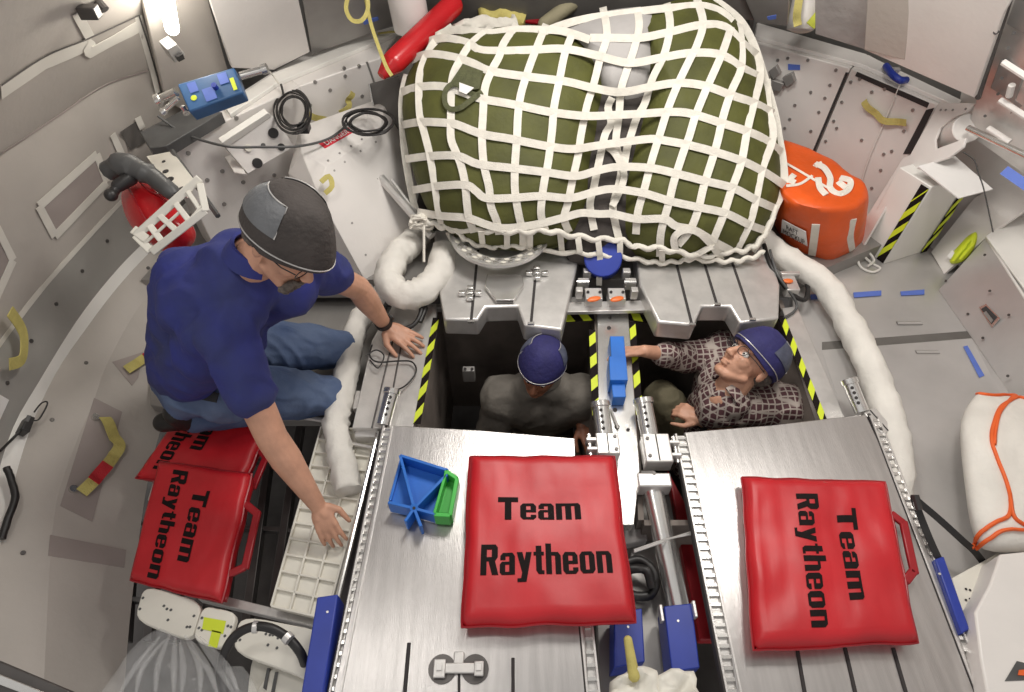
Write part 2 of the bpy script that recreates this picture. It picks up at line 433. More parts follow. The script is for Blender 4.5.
# hazard tape runs: black backing, yellow pieces on it
def hazard(path, z, wpx, label, n, slant=.5, off=(0, 0, 0), nvec=(0, 0, 1), pts=None, width=.028):
    a, b = (pts if pts else (P(*path[0], z), P(*path[1], z)))
    nvec = Vector(nvec); d = (b-a); L = d.length; d.normalize(); c = d.cross(nvec).normalized()
    root = thing('hazard_tape', (a+b)/2, label, 'tape', 'black and yellow hazard tapes')
    mb = MB(); q = [a-c*width/2, a+c*width/2, b+c*width/2, b-c*width/2]
    mb.prism([p+nvec*.002 for p in q], -nvec*.002); mb.build('backing', 'ink', root)
    for i in range(n):
        s0 = L*(i+.1)/n; s1 = L*(i+.6)/n; sh = slant*L/n*.5
        s1 = min(s1, L-sh); y = [a-c*width/2+d*(s0), a-c*width/2+d*(s1), a+c*width/2+d*(s1+sh), a+c*width/2+d*(s0+sh)]
        m2 = MB(); m2.prism([p+nvec*.004 for p in y], -nvec*.002); m2.build('stripe', 'lime', root)
    return root
hazard(((436, 318), (417, 424)), DZ+.001, 8, 'black and yellow striped tape along the left edge of the left well', 5, .9)
hazard(((592, 330), (596, 420)), DZ+.001, 8, 'black and yellow striped tape on the left edge of the centre beam', 4)
hazard(((632, 322), (640, 420)), DZ-.02, 8, 'black and yellow striped tape on the right edge of the centre beam', 4)
hazard(((781, 316), (825, 424)), DZ+.001, 8, 'black and yellow striped tape along the right edge of the right well', 5, .9)
hazard(((560, 319), (594, 317)), DZ-.02, 8, 'short piece of hazard tape behind the left well, beside the beam', 2, width=.045)
hazard(((628, 316), (664, 322)), DZ-.02, 8, 'short piece of hazard tape behind the right well, beside the beam', 2, width=.045)
# ------------------------------------------------------------------ seat pans in the foreground
def perforated_rail(a, b, wd, nslot, parent, h=.03, name='side_rail'):
    """a long channel with a row of rungs, like a ladder of slots"""
    d = (b-a); L = d.length; d.normalize(); c = d.cross(Vector((0, 0, 1))).normalized()
    mb = MB()
    q = [a-c*wd/2, a+c*wd/2, b+c*wd/2, b-c*wd/2]
    mb.prism([p+Vector((0, 0, -.012)) for p in q], (0, 0, -h))
    for s in (-1, 1):
        q = [a+c*s*wd/2-c*.0035, a+c*s*wd/2+c*.0035, b+c*s*wd/2+c*.0035, b+c*s*wd/2-c*.0035]
        mb.prism([p+Vector((0, 0, .004)) for p in q], (0, 0, -h))
    o = mb.build(name, 'alu', parent, 35, .001)
    for i in range(nslot):
        m2 = MB(); p = a + d*L*(i+.5)/nslot
        q = [p-c*wd*.42-d*.005, p+c*wd*.42-d*.005, p+c*wd*.42+d*.005, p-c*wd*.42+d*.005]
        m2.prism([k+Vector((0, 0, -.002)) for k in q], (0, 0, -.012)); m2.build('rung', 'alu_bright', o, 0)
    m3 = MB(); q = [a+c*wd*.62-c*.004, a+c*wd*.62+c*.004, b+c*wd*.62+c*.004, b+c*wd*.62-c*.004]
    m3.prism([p+Vector((0, 0, .001)) for p in q], (0, 0, -h)); m3.build('gap_seal', 'slot', o)
    return o
rt = thing('seat_pan', P(470, 560, 0), 'wide brushed metal seat pan under the middle red cushion and the blue bracket', 'seat pan', 'metal seat pans')
mb = MB(); mb.prism(pz([(391, 425), (480, 430), (575, 438), (579, 560), (586, 640), (592, 760), (318, 760)], 0), (0, 0, -.035)); mb.build('plate', 'alu_brushed', rt, 35, .004)
perforated_rail(P(388, 426, 0), P(322, 760, 0), .032, 34, rt)
perforated_rail(P(586, 620, 0), P(600, 760, 0), .034, 10, rt)
mb = MB(); mb.tube([P(409, 643, .001), P(404, 700, .001)], .006, 8); mb.build('slot', 'slot', rt)
mb = MB(); mb.tube([P(513, 658, .001), P(513, 700, .001)], .005, 8); mb.build('slot', 'slot', rt)
mb = MB(); mb.tube([P(459, 655, .001), P(459, 700, .001)], .004, 8); mb.build('slot', 'slot', rt)
# latch recess at the bottom of the left pan
mb = MB()
c1, c2 = P(442, 669, .002), P(475, 669, .002)
for c in (c1, c2): mb.cyl(c+Vector((0, 0, -.01)), c+Vector((0, 0, .003)), .040, 24)
mb.build('latch_recess', 'steel_dark', rt)
mb = MB(); mb.box((c1+c2)/2+Vector((0, 0, .008)), (.115, .028, .012)); mb.box((c1+c2)/2+Vector((0, .02, .006)), (.03, .05, .010))
mb.box(c1+Vector((-.006, -.002, .014)), (.035, .05, .010)); mb.box(c2+Vector((.012, -.002, .014)), (.028, .04, .010))
l = mb.build('latch', 'alu', rt, 35, .003)
for c_ in (c1+Vector((-.006, 0, .022)), c2+Vector((.012, 0, .022))):
    mb = MB(); mb.box(c_, (.014, .016, .005)); mb.build('latch_key', 'paper', l)
rt = thing('seat_pan', P(830, 560, 0), 'wide brushed metal seat pan under the right-hand red cushion', 'seat pan', 'metal seat pans')
mb = MB(); mb.prism(pz([(684, 432), (770, 425), (866, 414), (890, 465), (932, 560), (1004, 760), (748, 760), (722, 600)], 0), (0, 0, -.035)); mb.build('plate', 'alu_brushed', rt, 35, .004)
perforated_rail(P(681, 434, 0), P(748, 760, 0), .040, 34, rt)
perforated_rail(P(874, 416, 0), P(1008, 760, 0), .030, 34, rt)
for xa, xb in ((797, 806), (845, 857), (893, 908)):
    mb = MB(); mb.tube([P(xa, 648, .001), P(xb, 700, .001)], .006, 8); mb.build('slot', 'slot', rt)
# ------------------------------------------------------------------ red cushions
def cushion(px, zs, thick, label, group, txt, handle=None, name='seat_cushion', seed=0, wr=.004):
    """px: four corners TL, TR, BR, BL; zs their heights of the top face edge"""
    q = [P(x, y, z) for (x, y), z in zip(px, zs)]; c = sum(q, Vector())/4; n = nrm_of(q)
    rt = thing(name, c-n*thick, label, 'cushion', group)
    N = 36
    def prof(e):  # rise from the piped edge
        return 1-(1-min(e/.055, 1))**2.2
    def top(s, t, lift=0):
        b = (q[0]*(1-s)+q[1]*s)*(1-t)+(q[3]*(1-s)+q[2]*s)*t
        e = min(s, 1-s, t, 1-t)
        es = min(prof(min(s, 1-s)), prof(min(t, 1-t)))
        edge = noise.noise(Vector((s*5+seed, t*5, 1.3)))*.006*(1-min(e/.2, 1))
        w_ = noise.noise(Vector((s*4+seed, t*4, 0)))*wr*1.6 + noise.noise(Vector((s*14+seed, t*5, 3)))*wr*.45
        outw = ((b-c).normalized())*edge
        return b + outw + n*(thick*.30*es + w_*es + lift)
    def bot(s, t):
        b = (q[0]*(1-s)+q[1]*s)*(1-t)+(q[3]*(1-s)+q[2]*s)*t
        es = min(prof(min(s, 1-s)), prof(min(t, 1-t)))
        e = min(s, 1-s, t, 1-t)
        edge = noise.noise(Vector((s*5+seed, t*5, 1.3)))*.006*(1-min(e/.2, 1))
        return b + ((b-c).normalized())*edge - n*(thick*.70*es)
    mb = MB(); T = [[mb.bm.verts.new(top(i/N, j/N)) for i in range(N+1)] for j in range(N+1)]
    B = [[mb.bm.verts.new(bot(i/N, j/N)) if 0 < i < N and 0 < j < N else T[j][i] for i in range(N+1)] for j in range(N+1)]
    for j in range(N):
        for i in range(N):
            mb.bm.faces.new((T[j][i], T[j][i+1], T[j+1][i+1], T[j+1][i]))
            mb.bm.faces.new((B[j+1][i], B[j+1][i+1], B[j][i+1], B[j][i]))
    body = mb.build('cover', 'red_vinyl', rt, 60)
    pp = [top(i/N, 0) for i in range(N+1)]+[top(1, j/N) for j in range(1, N+1)]+[top(1-i/N, 1) for i in range(1, N+1)]+[top(0, 1-j/N) for j in range(1, N+1)]
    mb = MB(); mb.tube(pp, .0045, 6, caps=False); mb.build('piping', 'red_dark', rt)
    for word, f in txt: heavy(word, (lambda s, t, f=f: top(*f(s, t), .0016)), rt)
    if handle:
        side, h0, h1, ext = handle
        pts = []
        for k, (e, tt) in enumerate(((0, h0), (ext, h0+.05), (ext, h1-.05), (0, h1))):
            b = top(1, tt) ; d = (q[1]-q[0]).normalized() if side == 'R' else (q[0]-q[1]).normalized()
            pts.append(top(1 if side == 'R' else 0, tt) + d*e)
        sgn = 1 if side == 'R' else 0; dd_ = d; nn_ = n*.010
        for i_, (t0, t1, e0, e1, w0) in enumerate(((h0, h0+.07, 0, ext, .02), (h0+.05, h1-.05, ext, ext, .018), (h1-.07, h1, ext, 0, .02))):
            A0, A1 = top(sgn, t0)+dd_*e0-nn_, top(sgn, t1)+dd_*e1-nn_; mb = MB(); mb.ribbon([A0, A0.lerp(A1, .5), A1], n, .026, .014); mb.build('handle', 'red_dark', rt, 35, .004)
    return rt
def word_h(x0, x1, y0, y1):   # upright word: s right, t up. y0 bottom
    return lambda s, t: (x0+(x1-x0)*s, y0+(y1-y0)*t)
def word_v(y0, y1, x0, x1):   # word running down the cushion, letter tops toward +x
    return lambda s, t: (x0+(x1-x0)*t, y0+(y1-y0)*s)
GC = 'red seat cushions'
cushion([(470, 457), (614, 457), (635, 622), (462, 627)], [.055, .055, .055, .055], .10, 'red vinyl cushion lettered in black, lying on the middle of the left seat pan', GC,
        [('Team', word_h(.20, .735, .44, .30)), ('Raytheon', word_h(.10, .895, .755, .585))], seed=3)
cushion([(742, 478), (885, 482), (917, 642), (753, 651)], [.05, .05, .05, .05], .10, 'red vinyl cushion lettered in black, lying on the right seat pan', GC,
        [('Team', word_v(.22, .78, .60, .73)), ('Raytheon', word_v(.13, .915, .34, .485))], ('R', .22, .66, .035), seed=11, wr=.006)
# lower one first (under the man), then the one leaning on it
cushion([(160, 462), (252, 474), (222, 603), (131, 580)], [-.12, -.07, -.07, -.12], .085, 'red vinyl cushion at the left with its slotted handle facing right, front one of two', GC,
        [('Team', word_v(.22, .80, .49, .66)), ('Raytheon', word_v(.08, .96, .22, .38))], ('R', .25, .80, .055), seed=21)
cushion([(192, 400), (274, 418), (240, 492), (136, 478)], [-.16, -.16, -.17, -.18], .085, 'red vinyl cushion half hidden under the kneeling man, behind the other left one', GC,
        [('Team', word_v(.02, .62, .36, .53)), ('Raytheon', word_v(.0, .90, .13, .30))], ('R', .45, .98, .04), seed=33)
# ------------------------------------------------------------------ blue and green bracket
zt = .075
rt = thing('ribbed_bracket', P(420, 490, 0), 'blue and green printed plastic bracket with star ribs, lying left of the middle cushion', 'bracket')
hub = (414, 508)
mb = MB(); mb.prism(pz([(400, 462), (444, 470), (437, 512), (412, 517), (390, 502)], .018), (0, 0, -.012)); mb.build('base_plate', 'blue_plastic', rt, 35, .002)
def bar(a, b, z0, z1, wd):
    A, B = P(*a, z1), P(*b, z1); d = (B-A).normalized(); c = Vector((-d.y, d.x, 0))*wd/2
    return [A-c, A+c, B+c, B-c], (0, 0, z0-z1)
for a, b in ((hub, (400, 455)), ((400, 455), (448, 470)), (hub, (447, 474)), (hub, (388, 502)), (hub, (436, 514)), (hub, (405, 521)), (hub, (421, 526)), ((402, 456), (390, 500))):
    mb = MB(); mb.prism(*bar(a, b, .01, zt if b != (390, 500) else .03, .010)); mb.build('rib', 'blue_plastic', rt, 35, .0015)
mb = MB(); mb.cyl(P(*hub, .012), P(*hub, zt+.003), .014, 16); mb.build('hub', 'blue_plastic', rt)
mb = MB(); mb.cyl(P(*hub, zt), P(*hub, zt+.0045), .005, 12); mb.build('hub_hole', 'slot', rt)
rg = MB(); rg.prism(*bar((445, 470), (457, 478), .01, zt, .014)); rg.prism(*bar((457, 478), (450, 515), .01, zt, .014)); rg.prism(*bar((450, 515), (434, 514), .01, zt, .014)); rg.prism(*bar((434, 514), (446, 472), .01, zt, .010))
gp = rg.build('green_end', 'green_plastic', rt, 35, .002)
mb = MB(); mb.prism(pz([(446, 472), (456, 478), (449, 513), (436, 512)], .03), (0, 0, -.02)); mb.build('green_floor', 'green_plastic', gp)
# blue clip on the centre beam
rt = thing('blue_clamp', P(617, 395, DZ), 'bright blue plastic clamp standing on the centre beam, under the right man\'s hand', 'clamp')
for px_, z in (([(610, 336), (624, 336), (627, 372), (612, 372)], .02), ([(609, 356), (626, 356), (628, 380), (610, 380)], .035), ([(611, 380), (625, 380), (626, 397), (613, 397)], .01)):
    mb = MB(); mb.prism(pz(px_, z), (0, 0, DZ-z+.001)); mb.build('block', 'blue_plastic', rt, 35, .003)
# ------------------------------------------------------------------ holed tubes with collars and clamps
def holed_tube(top, bot, z0, z1, r, label, holes=4, name='holed_tube', skew=None):
    a = P(*top, z1); b = P(*bot, z0)
    rt = thing(name, b, label, 'tube', 'silver tubes with holes')
    mb = MB(); mb.cyl(b, a, r, 24); mb.build('tube', 'alu_bright', rt, 40)
    d = (a-b).normalized(); L = (a-b).length
    mb = MB(); mb.cyl(a-d*.018, a+d*.004, r*1.18, 24); mb.build('collar', 'alu_bright', rt, 40, .002)
    v = (CAM-a).normalized(); v = (v-d*v.dot(d)).normalized()
    for k in range(holes):
        p = a - d*(.035+(L-.05)*k/holes) + v*(r-.002)
        m2 = MB(); m2.cyl(p, p+v*.0035, .0065, 12); m2.build('hole', 'slot', rt)
    return rt
holed_tube((600, 403), (605, 440), -.02, .03, .033, 'silver tube with a row of holes, left of the pair at the centre beam')
holed_tube((643, 400), (650, 438), -.02, .03, .033, 'silver tube with a row of holes, right of the pair at the centre beam')
holed_tube((392, 390), (383, 425), -.02, .03, .028, 'silver tube with holes beside the top left corner of the left pan')
holed_tube((849, 380), (862, 412), -.02, .03, .027, 'silver tube with holes behind the top right corner of the right pan')
def clamp(c, size, label, pins=True, ang=0):
    rt = thing('pivot_clamp', c-Vector((0, 0, size[2]/2)), label, 'clamp', 'metal pivot clamps')
    R = Matrix.Rotation(ang, 3, 'Z')
    mb = MB(); mb.box(c, size, R); mb.build('block', 'alu', rt, 35, .005)
    mb = MB(); mb.box(c+R@Vector((size[0]*.0, 0, size[2]*.52)), (.004, size[1]*.9, .003), R); mb.build('split', 'slot', rt)
    if pins:
        for s in (-1, 1):
            mb = MB(); p = c+R@Vector((size[0]*.5+.016, s*size[1]*.22, size[2]*.1)); mb.box(p, (.040, .014, size[2]*.7), R); mb.build('fork', 'alu', rt, 35, .003)
        mb = MB(); p = c+R@Vector((size[0]*.5+.022, 0, size[2]*.1)); mb.cyl(p-R@Vector((0, .05, 0)), p+R@Vector((0, .06, 0)), .009, 12); mb.build('pivot_pin', 'alu_bright', rt)
    for s in (-1, 1):
        mb = MB(); p = c+R@Vector((-size[0]*.33, s*size[1]*.3, size[2]*.5)); mb.cyl(p, p+Vector((0, 0, .005)), .007, 6); mb.build('bolt', 'steel_dark', rt)
    return rt
clamp(P(607, 447, -.01), (.085, .09, .06), 'metal clamp block at the foot of the left centre tube', True, math.pi)
clamp(P(656, 452, -.01), (.10, .12, .07), 'metal clamp block joining the right centre tube to the right seat pan')
clamp(P(876, 424, -.03), (.06, .11, .05), 'small metal clamp at the top right corner of the right seat pan', False, .35)
# damper strut running down between the pans
rt = thing('strut', P(672, 610, -.12), 'polished silver strut running down between the two seat pans to a blue block', 'strut')
a, b = P(652, 486, -.05), P(683, 628, -.16)
mb = MB(); mb.cyl(a, b, .038, 28); mb.build('rod', 'alu_bright', rt, 40)
mb = MB(); mb.box(P(653, 484, -.03), (.12, .055, .07)); mb.build('head_block', 'alu', rt, 35, .006)
mb = MB(); p = P(654, 474, -.0); mb.cyl(p, p+Vector((0, 0, .008)), .006, 10); mb.build('bolt', 'steel_dark', rt)
mb = MB(); 
for dx in (0, .006): mb.tube(cat([P(634, 552, -.02)+Vector((0, dx, 0)), P(660, 543, -.03)+Vector((0, dx, 0)), P(672, 538, -.02), P(700, 533, -.03)+Vector((0, dx*2, 0))], 6), .0035, 6)
mb.build('safety_wire', 'alu', rt)
def blue_block(px_, z, depth, label, g='blue foam blocks'):
    rt = thing('blue_block', P(*px_[3], z-depth), label, 'block', g)
    mb = MB(); mb.prism(pz(px_, z), (0, 0, -depth)); mb.build('block', 'blue_dark', rt, 35, .004)
    p = P((px_[0][0]+px_[1][0])/2, px_[0][1]+15, z); mb = MB(); mb.cyl(p, p+Vector((0, 0, .002)), .004, 8); mb.build('pin', 'alu', rt)
    return rt
o = blue_block([(664, 606), (692, 603), (700, 668), (672, 672)], -.06, .12, 'dark blue block at the lower end of the silver strut')
for (x, y) in ((661, 614), (694, 610)):
    mb = MB(); mb.box(P(x, y, -.055), (.010, .05, .03)); mb.build('bracket', 'alu', o, 35, .002)
o = blue_block([(614, 612), (642, 608), (645, 662), (614, 668)], -.08, .12, 'dark blue block beside the lower right corner of the middle cushion')
blue_block([(317, 597), (338, 594), (322, 700), (300, 700)], .03, .10, 'tall dark blue block along the lower left edge of the left seat pan')
blue_block([(935, 559), (944, 556), (970, 629), (962, 634)], .02, .08, 'narrow dark blue block along the right edge of the right seat pan')
# things deep in the gap
mb = MB(); mb.prism(pz([(614, 470), (655, 470), (675, 700), (600, 700), (596, 600), (632, 600), (628, 500)], -.22), (0, 0, -.04)); mb.build('gap_panel', 'alu_dull', None, 35, .004, label='dull grey inner panel deep in the gap between the seat pans', cat='panel')
mb = MB(); mb.prism(pz([(620, 500), (640, 500), (648, 540), (622, 545)], -.16), (0, 0, -.05)); mb.build('grey_pad', 'grey_cloth', None, 35, .006, label='small grey pad in the gap right of the middle cushion', cat='pad')
mb = MB(); mb.tube(cat([P(618, 566, -.14), P(640, 560, -.13), P(655, 575, -.13), P(650, 595, -.15), P(625, 592, -.15), P(622, 572, -.12), P(645, 570, -.1), P(652, 588, -.12)], 6), .016, 8, .3); mb.build('black_bundle', 'rubber', None, 60, label='crumpled black cable bundle in the gap right of the middle cushion', cat='cable')
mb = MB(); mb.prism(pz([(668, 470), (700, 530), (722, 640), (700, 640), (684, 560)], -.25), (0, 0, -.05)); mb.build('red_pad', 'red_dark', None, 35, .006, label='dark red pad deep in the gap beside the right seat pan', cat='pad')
# beige glove at the bottom edge with finger
rt = thing('work_glove', P(650, 690, -.1), 'crumpled beige glove with one finger pointing up, at the bottom edge between the seat pans', 'glove')
mb = MB(); mb.cone(P(628, 640, .02), .013, P(634, 676, 0), .017, 12); mb.build('finger', 'web_yellow', rt, 60, label='yellow-beige glove finger')
for poly in ([(612, 680), (632, 668), (658, 670), (656, 720), (612, 720)], [(654, 678), (676, 668), (698, 676), (700, 720), (654, 720)]):
    c = P(sum(x for x, y in poly)/5, sum(y for x, y in poly)/5, -.03); mb = MB(); pts = resample(pz(poly+poly[:1], -.0), 25)[:-1]
    R = []
    for f, zz in ((1.0, -.05), (1.02, -.03), (.97, -.008), (.85, .006), (.65, .014), (.4, .016), (.15, .018)): R.append([c+(p-c)*f*(1+.22*noise.noise(p*26)) + Vector((0, 0, zz+.03*noise.noise((c+(p-c)*f)*34))) for p in pts])
    mb.loft(R); mb.build('glove_fold', 'web_yellow' if poly[0][0] < 0 else 'ivory', rt, 70)
# ------------------------------------------------------------------ headrest castings over the back of the wells
def casting(outline, z, depth, label, slots, notch=None):
    rt = thing('headrest_casting', P(*outline[0], z-depth), label, 'headrest', 'metal headrest castings')
    mb = MB(); mb.prism(pz(outline, z), (0, 0, -depth)); mb.build('casting', 'alu', rt, 35, .010, bseg=3)
    for a, b in slots:
        A, B = P(*a, z), P(*b, z); d = (B-A).normalized(); c = Vector((-d.y, d.x, 0))*.006
        m2 = MB(); m2.prism([A-c+Vector((0, 0, .0015)), A+c+Vector((0, 0, .0015)), B+c+Vector((0, 0, .0015)), B-c+Vector((0, 0, .0015))], (0, 0, -.003)); m2.build('slot', 'slot', rt)
        m3 = MB(); m3.box(B+Vector((0, -.0, .004)), (.028, .012, .008)); m3.build('slot_stop', 'alu_bright', rt)
    return rt
cL = casting([(434, 230), (584, 232), (578, 262), (562, 330), (524, 325), (518, 306), (486, 307), (478, 320), (444, 319), (438, 285)], .06, .10,
             'broad metal headrest casting with the perforated ring, behind the left well', [((478, 250), (471, 322)), ((536, 270), (531, 324))])
cR = casting([(634, 240), (766, 240), (780, 285), (779, 318), (740, 323), (730, 306), (702, 306), (694, 325), (658, 322), (640, 285)], .06, .10,
             'broad metal headrest casting behind the right well, without a ring', [((676, 262), (692, 325)), ((704, 262), (717, 305)), ((732, 262), (752, 320))])
for (x, y) in ((470, 293), (537, 273)):
    mb = MB(); c = P(x, y, .075)
    for dx, dy in ((0, 0), (.035, 0), (-.035, 0), (0, .03), (0, -.03)): mb.box(c+Vector((dx, dy, 0)), (.03, .022, .02))
    mb.build('cross_bracket', 'alu_bright', cL, 35, .004)
mb = MB(); mb.prism(pz([(487, 274), (522, 274), (524, 284), (514, 300), (496, 300), (485, 286)], .085), (0, 0, -.02)); mb.build('mount_plate', 'alu_bright', cL, 35, .003)
# perforated half ring
rt = thing('perforated_ring', P(500, 272, .07), 'shiny perforated half ring curving under the net above the left headrest', 'ring')
cc = P(500, 228, .17)
mb = MB(); n = 40; rings = []
Rr = .225
for i in range(n+1):
    th = math.pi*(1.02+ .96*i/n)
    dx, dy = math.cos(th), math.sin(th)
    rings.append([cc+Vector((dx*Rr, dy*Rr*1.06, -.02)), cc+Vector((dx*(Rr+.008), dy*(Rr+.008)*1.06, -.02)), cc+Vector((dx*(Rr+.008), dy*(Rr+.008)*1.06, -.004)), cc+Vector((dx*(Rr-.075), dy*(Rr-.075)*1.06, -.04)), cc+Vector((dx*(Rr-.075), dy*(Rr-.075)*1.06, -.047))])
mb.loft(rings); mb.build('ring_band', 'alu', rt, 50)
for row, (rr_, zz, nn) in enumerate(((Rr-.018, -.012, 17), (Rr-.050, -.027, 15))):
    for i in range(nn):
        th = math.pi*(1.07+.86*(i+.5*row)/nn); p = cc+Vector((math.cos(th)*rr_, math.sin(th)*rr_*1.06, zz))
        nv = Vector((-math.cos(th)*.43, -math.sin(th)*.43, .90)).normalized()
        m2 = MB(); q = p+nv*.001; m2.cyl(q-nv*.002, q+nv*.0015, .0125, 12); m2.build('hole', 'ivory' if (i+row) % 2 else 'alu_bright', rt)
# blue drum and red-marked brackets between the headrests
rt = thing('blue_canister', P(603, 262, .0), 'round blue canister behind the centre beam, half under the net', 'canister')
mb = MB(); mb.cyl(P(603, 262, .02), P(603, 258, .12), .085, 28); mb.build('body', 'blue_dark', rt, 40, .006)
for s, x in ((0, 593), (1, 616)):
    rt = thing('latch_bracket', P(x, 296, -.02), 'silver latch bracket with a red knob, %s of the pair behind the beam' % ('left', 'right')[s], 'bracket', 'latch brackets with red knobs')
    mb = MB(); mb.box(P(x, 298, .02), (.075, .07, .06)); mb.build('block', 'alu', rt, 35, .004)
    mb = MB(); mb.ell(P(x+1, 299, .056), (.032, .015, .008), Matrix.Rotation(.3, 3, 'Z')); mb.build('knob', 'label_orange', rt)
    mb = MB(); mb.cyl(P(x-5, 292, .05), P(x-5, 292, .056), .007, 10); mb.cyl(P(x+7, 292, .05), P(x+7, 292, .056), .007, 10); mb.build('bolt', 'slot', rt)
for s, x in ((0, 583), (1, 630)):
    rt = thing('hinge_link', P(x, 284, -.02), 'cluster of small silver hinge links %s of the blue canister' % ('left', 'right')[s], 'hinge', 'hinge links')
    for k, (dx, dy, sz) in enumerate(((0, 0, .05), (4, -10, .035), (-4, 9, .03))):
        mb = MB(); mb.box(P(x+dx*(1-2*s), 284+dy, .03+.01*k), (sz, .03, .05)); mb.build('link', 'alu', rt, 35, .003)
    mb = MB(); mb.cyl(P(x-6, 282, .055), P(x+6, 282, .055), .008, 10); mb.build('hinge_pin', 'alu_bright', rt)
strip([(568, 302), (648, 300), (652, 310), (566, 312)], .0, 'cross_plate', 'alu', 'thin metal cross plate behind the two latch brackets', 'plate', .02)
# ------------------------------------------------------------------ white ribbed tray at the left
tz = -.14
rt = thing('ribbed_tray', P(300, 560, tz), 'white ribbed tray with rows of rectangular pockets, under the man\'s reaching hand', 'tray')
A, B, C_, D = P(322, 428, tz), P(378, 432, tz), P(327, 620, tz), P(272, 607, tz)
mb = MB(); mb.prism([A, B, C_, D], (0, 0, -.03)); mb.build('base', 'ivory', rt, 35, .006)
def q4(s, t): return (A*(1-s)+B*s)*(1-t)+(D*(1-s)+C_*s)*t
mb = MB(); up = Vector((0, 0, .014))
NR = 12
for j in range(NR+1):
    t = j/NR; a_, b_ = q4(0, t), q4(1, t); d = Vector((0, .004, 0)); mb.prism([a_-d+up, b_-d+up, b_+d+up, a_+d+up], (0, 0, -.016))
for s in (0, .34, .68, 1.0):
    a_, b_ = q4(s, 0), q4(s, 1); d = Vector((.004, 0, 0)); mb.prism([a_-d+up, a_+d+up, b_+d+up, b_-d+up], (0, 0, -.016))
mb.build('rib', 'ivory', rt, 35, .002)
mb = MB(); mb.tube([P(378, 432, -.07), P(336, 606, -.07)], .009, 10); mb.build('edge_tube', 'alu_bright', rt)
# mechanism boxes near the left tube
mb = MB(); mb.box(P(369, 428, -.10), (.09, .11, .05)); mb.box(P(366, 402, -.10), (.09, .09, .04)); mb.build('hinge_box', 'alu', None, 35, .004, label='grey metal hinge box beside the left corner of the left seat pan', cat='hinge')
mb = MB(); mb.tube([P(345, 424, -.15), P(300, 416, -.18), P(230, 405, -.2)], .012, 8); mb.tube([P(385, 450, -.10), P(330, 440, -.12)], .008, 8); mb.build('cross_tube', 'alu', None, 35, label='thin metal cross tube at the top of the white ribbed tray', cat='tube')
# frame around the dark bay
rt = thing('bay_frame', P(200, 600, -.2), 'light metal frame around the dark slatted bay at the left', 'frame')
for a, b, w_, z in (((200, 595), (330, 626), .03, -.2), ((138, 560), (178, 402), .03, -.24), ((178, 402), (150, 500), .02, -.2)):
    mb = MB(); A_, B_ = P(*a, z), P(*b, z); d = (B_-A_).normalized(); c = Vector((-d.y, d.x, 0))*w_/2; mb.prism([A_-c, B_-c, B_+c, A_+c], (0, 0, -.04)); mb.build('frame_bar', 'alu', rt, 35, .003)
# ------------------------------------------------------------------ cargo bags : inflated outlines with real depth
def pil(name, m, outline, centre, depth_front, depth_back, label=None, cat_=None, group=None, parent=None, nexp=2.6, wr=.012, seed=0, basis=None, dd=None, m_=44, k_=22, wf=6):
    """outline: pixels; dd(x,y)->camera depth of the mid plane"""
    oc = [Vector((x, y, 0)) for x, y in outline]; oc = resample(oc+[oc[0]], m_+1)[:-1]
    cpx = Vector((centre[0], centre[1], 0))
    mb = MB()
    def pt(i, f, sgn):
        q = cpx + (oc[i]-cpx)*f
        base = PD(q.x, q.y, dd(q.x, q.y)); v = (CAM-base).normalized()
        h = (1-f**nexp)**(1/2.0) if f < 1 else 0
        amt = (depth_front if sgn > 0 else -depth_back)*h
        wn = noise.noise(Vector((base.x*wf+seed, base.y*wf, base.z*wf)))*wr + noise.noise(Vector((base.x*wf*3+seed, base.y*wf*3, base.z*wf)))*wr*.35
        return base + v*(amt + (wn if sgn > 0 else 0)*(h**.5 if h > 0 else 0))
    fr = [0, .15, .3, .45, .58, .7, .8, .87, .925, .965, .99, 1.0]
    V = [[mb.bm.verts.new(pt(i, f, 1)) for i in range(m_)] for f in fr[1:]]
    W = [[mb.bm.verts.new(pt(i, f, -1)) for i in range(m_)] for f in fr[1:-1]]
    for A in (V,):
        for a, b in zip(A, A[1:]):
            for i in range(m_): mb.bm.faces.new((a[i], a[(i+1) % m_], b[(i+1) % m_], b[i]))
    A = W+[V[-1]]
    for a, b in zip(A, A[1:]):
        for i in range(m_): mb.bm.faces.new((b[i], b[(i+1) % m_], a[(i+1) % m_], a[i]))
    for A, s in ((V, 1), (W, -1)):
        c0 = mb.bm.verts.new(pt(0, 0, s))
        for i in range(m_):
            mb.bm.faces.new((A[0][i], A[0][(i+1) % m_], c0) if s > 0 else (A[0][(i+1) % m_], A[0][i], c0))
    return mb.build(name, m, parent, 80, label=label, cat=cat_, group=group)
def zplane(z0, y0, z1, y1):
    """mid plane through heights: returns depth function of a plane that rises towards the back (independent of x)"""
    a = Vector((0, y0, z0)); n = Vector((0, -(z1-z0), (y1-y0))).normalized()
    return lambda x, y: ((a-CAM).dot(n))/ray(x, y).dot(n)
dz = zplane(.10, 2.20, .72, 2.95)
bagL = thing('duffel_bag', P(500, 230, .0), 'large olive duffel bag with a grab handle under the left half of the net', 'bag', 'olive duffel bags')
bl = pil('bag_body', 'olive', [(470, 30), (540, 25), (585, 38), (606, 70), (606, 120), (597, 170), (590, 215), (565, 246), (500, 250), (450, 234), (425, 205), (408, 150), (402, 95), (415, 62), (440, 42)], (508, 140), .26, .20, parent=bagL, dd=dz, seed=1)
bagR = thing('duffel_bag', P(690, 230, .0), 'large olive duffel bag under the right half of the net', 'bag', 'olive duffel bags')
br = pil('bag_body', 'olive', [(640, 12), (700, -6), (728, 8), (748, 40), (766, 90), (778, 140), (780, 195), (762, 236), (725, 256), (670, 262), (625, 250), (618, 200), (628, 150), (642, 100), (645, 50)], (700, 135), .24, .2, parent=bagR, dd=dz, seed=5)
